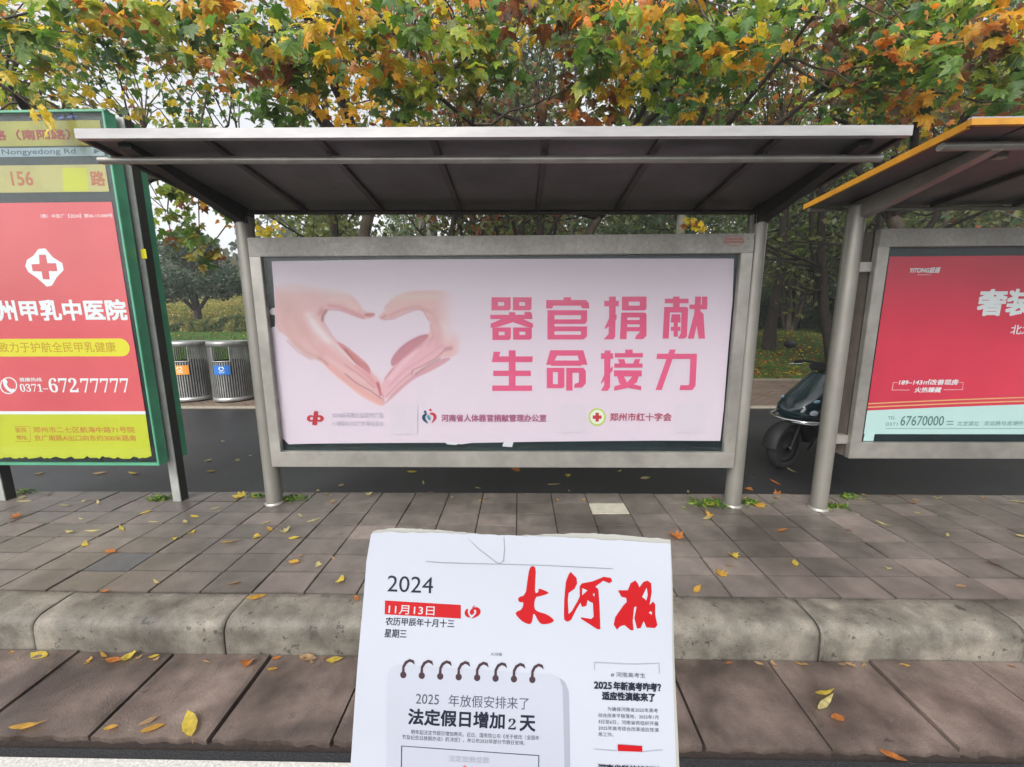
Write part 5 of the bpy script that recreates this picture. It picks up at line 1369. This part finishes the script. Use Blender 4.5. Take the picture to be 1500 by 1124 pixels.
shape(ns_, [[[(598, 155), (650, 210), (656, 262), (632, 312), (577, 352), (570, 420), (576, 548), (606, 520), (660, 425), (680, 380), (678, 290), (698, 262), (800, 240), (900, 198), (965, 207), (978, 240), (950, 257), (895, 235), (822, 290), (850, 312), (862, 480), (868, 685), (840, 685), (690, 590), (692, 576), (785, 590), (806, 570), (800, 442), (770, 430), (752, 415), (740, 470), (700, 480), (685, 440), (650, 500), (600, 600), (570, 618), (538, 604), (533, 560), (538, 400), (552, 250), (578, 180)],
             [(702, 305), (702, 372), (752, 325)], [(798, 362), (815, 350), (815, 385)]]], red_n, front, 'brush_character', cE, 0)
shape(ns_, [[[(1190, 228), (1215, 262), (1225, 292), (1262, 242), (1300, 228), (1333, 252), (1338, 330), (1318, 455), (1350, 422), (1370, 445), (1370, 540), (1390, 640), (1368, 668), (1290, 662), (1265, 602), (1238, 668), (1205, 675), (1180, 580), (1200, 470), (1178, 475), (1165, 600), (1172, 690), (1145, 690), (1090, 645), (1050, 655), (1020, 688), (990, 640), (1005, 570), (1080, 460), (1110, 430), (1105, 392), (1060, 380), (1030, 322), (1120, 320), (1145, 255)],
             [(1292, 292), (1250, 380), (1290, 412), (1302, 360)], [(1325, 512), (1312, 528), (1338, 545), (1342, 520)]]], red_n, front, 'brush_character', cE, 0)
text(ns_, '2024', (566, 866.5), (633, 869), 24, black_i, front)
shape(ns_, [[(563, 879.5), (674, 885), (674, 905), (562.5, 899.5)]], red_n, front, 'date_bar')
wn_ = mat('ink_news_white', (.38, .38, .40), .6)
text(ns_, '11月13日', (568, 898.5), (635, 901.5), 13, wn_, front, .012)
text(ns_, '农历甲辰年十月十三', (563.5, 915), (664, 920), 11.5, black_i, front, .012); text(ns_, '星期三', (562, 932.5), (594, 934), 12, black_i, front, .012)
cF = lambda x, y: (530+x/6.52, 830+y/6.52)
shape(ns_, [[[(1010, 390), (985, 405), (972, 435), (985, 465), (1010, 478), (1035, 480), (1012, 455), (1005, 425)]],
            [[(1035, 400), (1075, 375), (1115, 385), (1130, 420), (1120, 450), (1085, 475), (1030, 495), (1075, 455), (1090, 425), (1078, 400), (1060, 410), (1070, 430), (1055, 450), (1035, 455), (1020, 430)]], [[(1045, 385), (1060, 370), (1080, 358), (1070, 374), (1055, 386)]]], red_n, front, 'red_swirl_emblem', cF, 1)
text(ns_, '大河报', (717, 958.5), (734, 959.5), 4.5, dgrey, front)
# printed desk-calendar picture
shape(ns_, [[(562, 1140), (566, 990), (570, 978), (580, 972), (806, 985), (818, 991), (822, 1004), (824, 1140)]], mat('ink_calendar_grey', (.325, .34, .395), .6), front, 'calendar_picture')
shape(ns_, [[(818, 990), (826, 996), (831, 1010), (832, 1140), (824, 1140), (822, 1004)]], mat('ink_calendar_edge', (.235, .25, .30), .6), front, 'calendar_edge')
ringc = ink('ring_brown', (64, 44, 52))
for k in range(8):
    cx, cy = 588.5+k*26.9, 966+k*.85
    pts = [(cx+.8, cy+16), (cx+1.5, cy+10), (cx+5, cy+3), (cx+11, cy-.5), (cx+16, cy+2), (cx+17.5, cy+6)]
    outer = [(cx-.8, cy+16), (cx-.2, cy+8), (cx+3.6, cy+1), (cx+10.5, cy-2.6), (cx+16.5, cy-.6), (cx+18, cy+6), (cx+14.5, cy+3), (cx+10.5, cy+1.6), (cx+6, cy+4.6), (cx+3.2, cy+10), (cx+3.2, cy+16)]
    shape(ns_, [outer], ringc, front, 'calendar_ring'); shape(ns_, [disc(cx+1.2, cy+20.5, 4.6, 5)], ringc, front, 'calendar_ring_end')
text(ns_, '2025', (607.5, 1028), (641, 1029.5), 14.5, dgrey, front); text(ns_, '年放假安排来了', (655, 1031.5), (772, 1036.5), 17.5, dgrey, front)
text(ns_, '法定假日增加', (596, 1058.5), (736, 1064), 23, black_i, front, .03); text(ns_, '𝟐', (742, 1064), (753, 1064.4), 16, black_i, front); text(ns_, '天', (759, 1065.5), (781, 1066.5), 22, black_i, front, .03)
text(ns_, '明年起法定节假日增加两天。近日，国务院公布《关于修改〈全国年', (600, 1073.5), (787, 1081.5), 7, dgrey, front)
text(ns_, '节及纪念日放假办法〉的决定》，并公布2025年部分节假日安排。', (586.5, 1081.5), (766, 1089), 7, dgrey, front)
shape(ns_, [[[(585, 1091), (787, 1101.5), (786, 1160), (583, 1160)], [(586.4, 1092.2), (584.6, 1158), (784.6, 1158), (785.6, 1102.7)]]], dgrey, front, 'table_border')
text(ns_, '法定放假总数', (654, 1113.5), (714, 1116), 9.5, mgrey, front)
shape(ns_, [[(676, 1119), (680, 1119), (690, 1140), (666, 1140)]], ink('soft_red', (214, 100, 104)), front, 'red_drop', None, 1)
cG = lambda x, y: (860+x/6.857, 960+y/6.857)
shape(ns_, [[(62, 48), (300, 58), (500, 62), (718, 52), (720, 160), (713, 160), (711, 60), (500, 70), (300, 66), (70, 56), (68, 130), (61, 130)]], mgrey, front, 'box_rule', cG)
text(ns_, '# 河南高考生', (893, 988), (944, 989), 7, dgrey, front)
text(ns_, '2025', (868.5, 1004.5), (894, 1005.5), 9.5, black_i, front, .05); text(ns_, '年新高考咋考？', (897, 1006.5), (966, 1006.5), 11.5, black_i, front, .045)
text(ns_, '适应性演练来了', (880, 1020.5), (957, 1021.5), 11.5, black_i, front, .045)
for k, (tx_, a, b_) in enumerate([('为确保河南省2025年高考', 887, 961), ('综合改革平稳落地，2025年1月', 873.5, 961.5), ('3日至6日，河南省将组织开展', 873.5, 961.5), ('2025年高考综合改革适应性演', 873.5, 961.5), ('练工作。', 873.5, 895)]):
    text(ns_, tx_, (a, 1036.5+k*9), (b_, 1037.2+k*9), 6, dgrey, front)
shape(ns_, [[(901, 1084), (937, 1086), (937, 1094.5), (901.5, 1093.5)]], red_n, front, 'red_block')
shape(ns_, [[(867, 1091), (901, 1093), (901, 1093.8), (867, 1091.8)], [(937, 1094), (967, 1091), (967, 1091.8), (937, 1094.8)]], mgrey, front, 'thin_rule')
text(ns_, '河南省科技馆新馆', (872.5, 1125.5), (963, 1127), 12.5, black_i, front, .035)
crk = ink('crease_grey', (128, 132, 140))
shape(ns_, [[(624, 820.5), (648, 822), (700, 823), (740, 823.6), (800, 824.8), (860, 827.5), (897, 829), (897, 829.8), (860, 828.4), (800, 825.5), (740, 824.3), (700, 823.8), (648, 822.9), (624, 821.3)]], crk, front, 'fold_crease')
shape(ns_, [[(683, 783), (700, 800), (727, 821), (733, 822.5), (737, 818), (738.5, 800), (738, 784), (738.5, 784), (739.2, 800), (737.8, 818.5), (733, 823.2), (726.5, 821.6), (699.5, 800.5)]], crk, front, 'hair_line_crack')

# ================================================================== FALLEN LEAVES, WEEDS, SPRIG
LEAF_C = {'yellow': (.55, .42, .06), 'pale': (.50, .44, .20), 'gold': (.52, .30, .05), 'orange': (.48, .17, .04), 'rust': (.22, .09, .04), 'tan': (.36, .24, .13)}
def ground_leaf_mesh(shape_, colname, seed):
    rn = random.Random(seed); c0 = np.array(LEAF_C[colname]); b = MB()
    if shape_ == 'oval': out = [(0, -.5), (.12, -.34), (.2, -.05), (.17, .22), (.06, .46), (0, .56), (-.07, .44), (-.18, .2), (-.2, -.08), (-.1, -.34)]; st = [(0, -.5), (.02, -.78)]
    elif shape_ == 'long': out = [(0, -.5), (.05, -.36), (.10, -.05), (.08, .25), (0, .6), (-.07, .25), (-.10, -.05), (-.05, -.36)]; st = [(0, -.5), (.01, -.7)]
    elif shape_ == 'fan': out = [(0, -.4), (.2, -.12), (.46, .10), (.40, .28), (.14, .38), (0, .28), (-.14, .38), (-.40, .28), (-.46, .10), (-.2, -.12)]; st = [(0, -.4), (.04, -.75)]
    else: out = [(0, -.1), (.28, -.2), (.34, -.04), (.55, .1), (.33, .2), (.42, .48), (.18, .4), (0, .75), (-.2, .4), (-.44, .48), (-.34, .2), (-.55, .1), (-.36, -.04), (-.28, -.2)]; st = [(0, -.1), (.05, -.6)]
    curl = rn.uniform(.4, 1.3); tw = rn.uniform(-.5, .5)
    zf = lambda x, y: .02+curl*(x*x)*1.2+curl*.28*y*y+tw*x*y+rn.uniform(-.015, .015)
    vs = [(0, .02, .01)]+[(x*rn.uniform(.9, 1.1), y, zf(x, y)) for x, y in out]; n = len(out)
    b.add(vs, [(0, 1+i, 1+(i+1) % n) for i in range(n)], True)
    k = len(b.v); (ax, ay), (bx, by) = st
    b.add([(ax-.008, ay, .03), (ax+.008, ay, .03), (bx+.006, by, .06), (bx-.006, by, .06)], [(0, 1, 2, 3)])
    me = b.mesh('fallen_leaf'); a = me.color_attributes.new('Col', 'FLOAT_COLOR', 'POINT')
    for i in range(len(me.vertices)):
        w = rn.choice((0, .1, .3, .5)) if i else 0
        c = c0*(1-w)+np.array((.2, .1, .04))*w*.7+c0*w*.3
        if i >= k: c = np.array((.25, .16, .07))
        a.data[i].color = (*c, 1)
    me.materials.append(M_LEAF)
    return me
GL = {}
AREA = {'tile': 0.004, 'kerb': .006, 'gut': GUT_Z+.002, 'lane': LANE_Z+.002, 'road': GUT_Z+.0}
NAMEA = {'tile': 'on the brown paving tiles', 'kerb': 'on top of the concrete kerb', 'gut': 'on the gutter slabs', 'lane': 'on the dark bicycle lane', 'road': 'on the dark tar strip'}
def Z1(x, y): return (x/2.652, 700+y/2.652)
def Z2(x, y): return (980+x/2.65, 700+y/2.65)
FL = []
for x, y, sh_, c, s, lb in [
  (70, 152, 'palm', 'orange', .085, 'broad orange leaf on the tiles near the left sign post'), (100, 92, 'long', 'pale', .10, None), (255, 108, 'long', 'pale', .08, None), (382, 97, 'long', 'pale', .09, None), (565, 135, 'oval', 'yellow', .07, None),
  (272, 212, 'long', 'pale', .12, 'long pale leaf lying flat on the left tiles'), (365, 207, 'long', 'pale', .09, None), (472, 198, 'long', 'yellow', .10, None), (330, 264, 'fan', 'yellow', .07, 'curled bright yellow leaf on the left tiles above the kerb'), (430, 287, 'oval', 'orange', .08, 'flat orange leaf on the left tiles beside the slate tile'),
  (600, 172, 'long', 'pale', .07, None), (720, 172, 'oval', 'pale', .06, None), (757, 152, 'oval', 'yellow', .07, None), (745, 213, 'fan', 'yellow', .06, None), (680, 238, 'fan', 'yellow', .05, None), (838, 120, 'oval', 'pale', .07, None),
  (940, 72, 'palm', 'yellow', .13, 'large bright yellow leaf at the lane edge left of the shelter post'), (990, 74, 'oval', 'yellow', .08, None), (1035, 175, 'oval', 'pale', .06, None), (1047, 200, 'oval', 'gold', .07, None), (1105, 212, 'palm', 'pale', .085, 'pale curled lobed leaf standing on the tiles left of the newspaper'), (1143, 235, 'oval', 'yellow', .07, None),
  (1000, 229, 'fan', 'yellow', .085, 'yellow fan shaped leaf on the tiles left of the newspaper'), (895, 250, 'long', 'gold', .11, None), (1168, 148, 'long', 'pale', .07, None), (1217, 166, 'long', 'pale', .09, None), (1165, 303, 'oval', 'tan', .04, None), (1145, 328, 'oval', 'gold', .08, None), (1240, 339, 'fan', 'pale', .07, None),
  (1295, 313, 'long', 'tan', .05, None), (608, 408, 'long', 'pale', .08, None), (908, 410, 'oval', 'tan', .08, 'tan leaf on the tiles close to the kerb left of the newspaper'), (1320, 403, 'fan', 'yellow', .075, 'yellow-green leaf on the tiles nearest the newspaper at its left'), (315, 160, 'long', 'pale', .06, None)]:
    FL.append((Z1(x, y), 'tile', sh_, c, s, lb))
for x, y, sh_, c, s, lb in [(408, 440, 'oval', 'orange', .05, 'small orange leaf on the back edge of the left kerb'), (997, 466, 'oval', 'gold', .085, 'golden oval leaf on top of the kerb left of the newspaper'), (1385, 469, 'oval', 'orange', .05, 'small orange leaf on top of the kerb against the newspaper')]:
    FL.append((Z1(x, y), 'kerb', sh_, c, s, lb))
for x, y, sh_, c, s, lb in [(70, 670, 'oval', 'gold', .06, 'golden leaf at the foot of the kerb, leftmost'), (155, 694, 'oval', 'yellow', .10, 'yellow leaf with stalk at the kerb foot near the left edge'), (425, 674, 'long', 'gold', .07, None), (530, 662, 'oval', 'yellow', .06, None), (493, 702, 'fan', 'yellow', .085, 'pale yellow folded leaf beside an orange one at the kerb foot'),
  (440, 710, 'oval', 'orange', .07, 'orange leaf under a pale yellow folded leaf at the kerb foot'), (607, 686, 'oval', 'yellow', .05, None), (965, 717, 'palm', 'orange', .07, 'orange-red leaf on a gutter slab left of the newspaper'), (1057, 745, 'oval', 'gold', .05, 'small round golden leaf on a gutter slab'), (1085, 686, 'oval', 'orange', .04, None),
  (1215, 668, 'oval', 'tan', .09, 'tan leaf with long stalk leaning on the kerb foot left of the newspaper'), (1297, 709, 'oval', 'yellow', .07, 'yellow-green leaf at the kerb foot nearest the newspaper'), (578, 945, 'oval', 'tan', .06, 'small tan leaf near the front edge of the gutter slabs'), (740, 963, 'oval', 'yellow', .12, 'large bright yellow leaf on the front edge of the gutter slabs'),
  (430, 972, 'oval', 'gold', .05, None), (565, 1003, 'oval', 'gold', .075, 'golden leaf hanging over the front edge of the gutter slabs'), (75, 990, 'long', 'gold', .12, 'long golden leaf at the lower left corner')]:
    FL.append((Z1(x, y), 'gut', sh_, c, s, lb))
for x, y, sh_, c, s, lb in [(35, 237, 'palm', 'orange', .12, 'large orange leaf just above the right corner of the newspaper'), (150, 104, 'palm', 'yellow', .10, 'bright yellow leaf in the weeds at the right post of the middle shelter'), (160, 143, 'palm', 'gold', .08, None), (150, 158, 'oval', 'pale', .08, None),
  (352, 112, 'palm', 'gold', .12, 'big golden lobed leaf right of the middle shelter right post'), (438, 205, 'oval', 'orange', .07, 'orange leaf on the pale patch of tiles right of the newspaper'), (245, 301, 'palm', 'yellow', .08, 'upper one of two yellow lobed leaves right of the newspaper'), (207, 379, 'palm', 'gold', .085, 'lower one of two yellow lobed leaves right of the newspaper'),
  (108, 435, 'oval', 'gold', .07, 'golden oval leaf close to the kerb right of the newspaper'), (490, 335, 'oval', 'yellow', .075, 'yellow leaf alone in the middle of the right tiles'), (850, 352, 'fan', 'pale', .05, 'small pale leaf on the right tiles'), (825, 177, 'long', 'pale', .09, None), (1082, 223, 'oval', 'pale', .04, None), (965, 136, 'oval', 'pale', .04, None),
  (650, 112, 'palm', 'gold', .08, 'golden leaf in the weeds beside the right shelter post'), (745, 84, 'long', 'yellow', .10, None), (1355, 93, 'long', 'pale', .11, None), (1375, 229, 'oval', 'pale', .08, None), (1133, 421, 'oval', 'tan', .05, None), (1258, 334, 'oval', 'rust', .07, None), (232, 341, 'long', 'gold', .05, None),
  (700, 205, 'oval', 'rust', .04, None), (585, 128, 'oval', 'pale', .05, None)]:
    FL.append((Z2(x, y), 'tile', sh_, c, s, lb))
for x, y, sh_, c, s, lb in [(600, 838, 'long', 'yellow', .11, 'upper one of two long pale leaves on a right gutter slab'), (602, 878, 'long', 'pale', .12, 'lower one of two long pale leaves on a right gutter slab'), (655, 932, 'oval', 'orange', .08, 'orange-brown leaf below two long pale leaves on a gutter slab'), (685, 708, 'oval', 'tan', .045, None)]:
    FL.append((Z2(x, y), 'gut', sh_, c, s, lb))
FL.append((Z2(872, 1085), 'road', 'oval', 'orange', .075, 'orange-brown leaf on the dark strip at the lower right'))
for x, y, sh_, c, s in [(303, 43, 'palm', 'orange', .10), (412, 20, 'oval', 'orange', .10), (422, 72, 'palm', 'orange', .13)]: FL.append((Z2(x, y), 'lane', sh_, c, s, None))
for x, y, c, s in [(759, 688, 'orange', .13), (836, 685, 'orange', .12), (832, 698, 'yellow', .07), (811, 710, 'pale', .12), (954, 685, 'orange', .13), (945, 701, 'pale', .1), (907, 690, 'pale', .06), (305.6, 675, 'pale', .1), (309, 691, 'yellow', .09), (349, 675, 'pale', .07), (327, 647, 'pale', .09),
                   (367, 668, 'pale', .05), (57, 694, 'pale', .14), (147, 694, 'tan', .12), (196, 694, 'yellow', .16), (526, 682, 'pale', .12), (612, 684, 'yellow', .1), (604, 692, 'yellow', .1), (500, 712, 'tan', .07), (700, 715, 'pale', .06), (1160, 690, 'pale', .12), (1103, 700, 'tan', .05), (620, 708, 'pale', .08)]:
    FL.append(((x, y), 'lane', random.choice(('oval', 'long', 'palm')), c, s, None))
rx = random.Random(31)
for _ in range(26):
    px = rx.choice((rx.uniform(5, 515), rx.uniform(1010, 1495)))
    FL.append(((px, rx.gauss(966, 3.5)), 'gut', rx.choice(('oval', 'fan', 'long')), rx.choice(('tan', 'rust', 'gold', 'tan')), rx.uniform(.022, .045), None))
for _ in range(34):
    FL.append(((rx.uniform(5, 1495), rx.gauss(729, 4)), 'tile', rx.choice(('oval', 'fan', 'palm')), rx.choice(('tan', 'rust', 'gold', 'pale', 'tan')), rx.uniform(.025, .07), None))
rf = random.Random(9)
for n_, ((px, py), ar, sh_, c, s, lb) in enumerate(FL):
    zz = AREA[ar]; p = on_z(px, py, zz)
    if ar == 'tile' and p.y > PLAT_B: zz = AREA['lane']; p = on_z(px, py, zz); ar = 'lane'
    if ar == 'gut' and p.y > KERB_F-.03: p.y = KERB_F-.035
    if ar == 'gut' and p.y < 1.33: p.y = 1.35
    key = (sh_, c, n_ % 3)
    if key not in GL: GL[key] = ground_leaf_mesh(*key)
    o = link('fallen_leaf', GL[key], None, None, p)
    s2_ = s*.86
    o.scale = (s2_*(1.25 if sh_ in ('long', 'oval') else 1),)*3
    o.rotation_euler = (rf.gauss(0, .10), rf.gauss(0, .12), math.radians(rf.choice((-70, 75, 100, -110, 60))+rf.gauss(0, 22)))
    if sh_ == 'palm': o.rotation_euler[2] = rf.uniform(0, 6.28)
    cname = {'pale': 'pale yellow', 'gold': 'golden', 'yellow': 'yellow', 'orange': 'orange', 'rust': 'rust brown', 'tan': 'tan'}[c]
    sname = {'long': 'narrow', 'oval': 'oval', 'fan': 'fan shaped', 'palm': 'lobed'}[sh_]
    side = 'left' if px < 530 else ('right' if px > 985 else 'middle')
    if lb: tag(o, lb, 'leaf')
    else: tag(o, f'small {cname} {sname} fallen leaf {NAMEA[ar]}, {side} part', 'leaf', f'{cname} {sname} leaves {NAMEA[ar]}, {side} part')

def weeds(px, py, n, label, w=.14):
    p = on_z(px, py, 0); 
    if p.y > PLAT_B-.02: p.y = PLAT_B-.03
    r = thing('weed_tuft', p, label, 'weeds')
    Pn = np.stack([RNG.normal(0, w*.5, n), RNG.normal(0, w*.18, n), RNG.uniform(.002, .02, n)], 1)
    Nn = RNG.normal(0, .6, (n, 3))+np.array([0, -.2, .8]); Nn /= np.linalg.norm(Nn, axis=1, keepdims=True)
    cc = np.array([PAL['green'], PAL['lime'], PAL['deep']])*np.array([[1.1], [.8], [1.0]])
    tv = [(np.array([(0, -.6, 0), (.2, .0, .12), (0, .62, .35), (-.2, .0, .12)]), np.array([(0, 1, 2), (0, 2, 3)]))]
    o = leaves_mesh('weed_leaves', Pn, RNG.uniform(.018, .05, n), rot_from_normal(Nn, RNG, .0), cc[RNG.integers(0, 3, n)], tv, M_LEAF, r)
weeds(238, 731, 110, 'small green weeds at the foot of the bus stop sign post'); weeds(425, 732, 130, 'small green weeds right of the left post of the middle shelter', .12)
weeds(1040, 738, 230, 'green weeds left of the right post of the middle shelter', .22); weeds(1098, 737, 90, 'green weeds right of the right post of the middle shelter', .1)
weeds(1219, 743, 120, 'bright green weeds at the foot of the right shelter post', .11); weeds(1245, 729, 50, 'thin weeds along the lane edge right of the right shelter post', .12)
weeds(376, 728, 50, 'thin weeds left of the left post of the middle shelter', .08); weeds(40, 718, 60, 'weeds beside the left post of the bus stop sign', .16)

# yellow leaves of a twig hanging in front of the sign
tw0 = on_y(62, 150, 2.86); sp = thing('hanging_twig', tw0, 'twig with bright yellow leaves hanging over the top of the bus stop sign', 'twig')
tipP = [on_y(x, y, 2.86) for x, y in ((58, 158), (66, 176), (72, 195), (80, 178), (55, 168), (77, 170))]
b = MB(); b.tube([tw0+Vector((-.03, .12, .035)), tw0+Vector((0, .02, .02)), on_y(66, 170, 2.86), on_y(72, 190, 2.86)], [.005, .004, .003, .002], 6); b.tube([on_y(64, 166, 2.86), on_y(80, 172, 2.86)], [.003, .002], 5)
part('stem', b, bark_m, sp)
for k, q in enumerate(tipP):
    l = link('leaf', LEAFMESH[('yellow', k % 3)], None, sp)
    n = Vector((rf.gauss(0, .4), -1, rf.gauss(.1, .3))).normalized(); R3 = rot_from_normal(np.array([tuple(n)]), RNG, .8)[0]
    l.matrix_local = Matrix.Translation(q-tw0+Vector((0, -.01*k, 0))) @ Matrix([list(a) for a in R3]).to_4x4() @ Matrix.Diagonal((.07, .11, .1, 1))
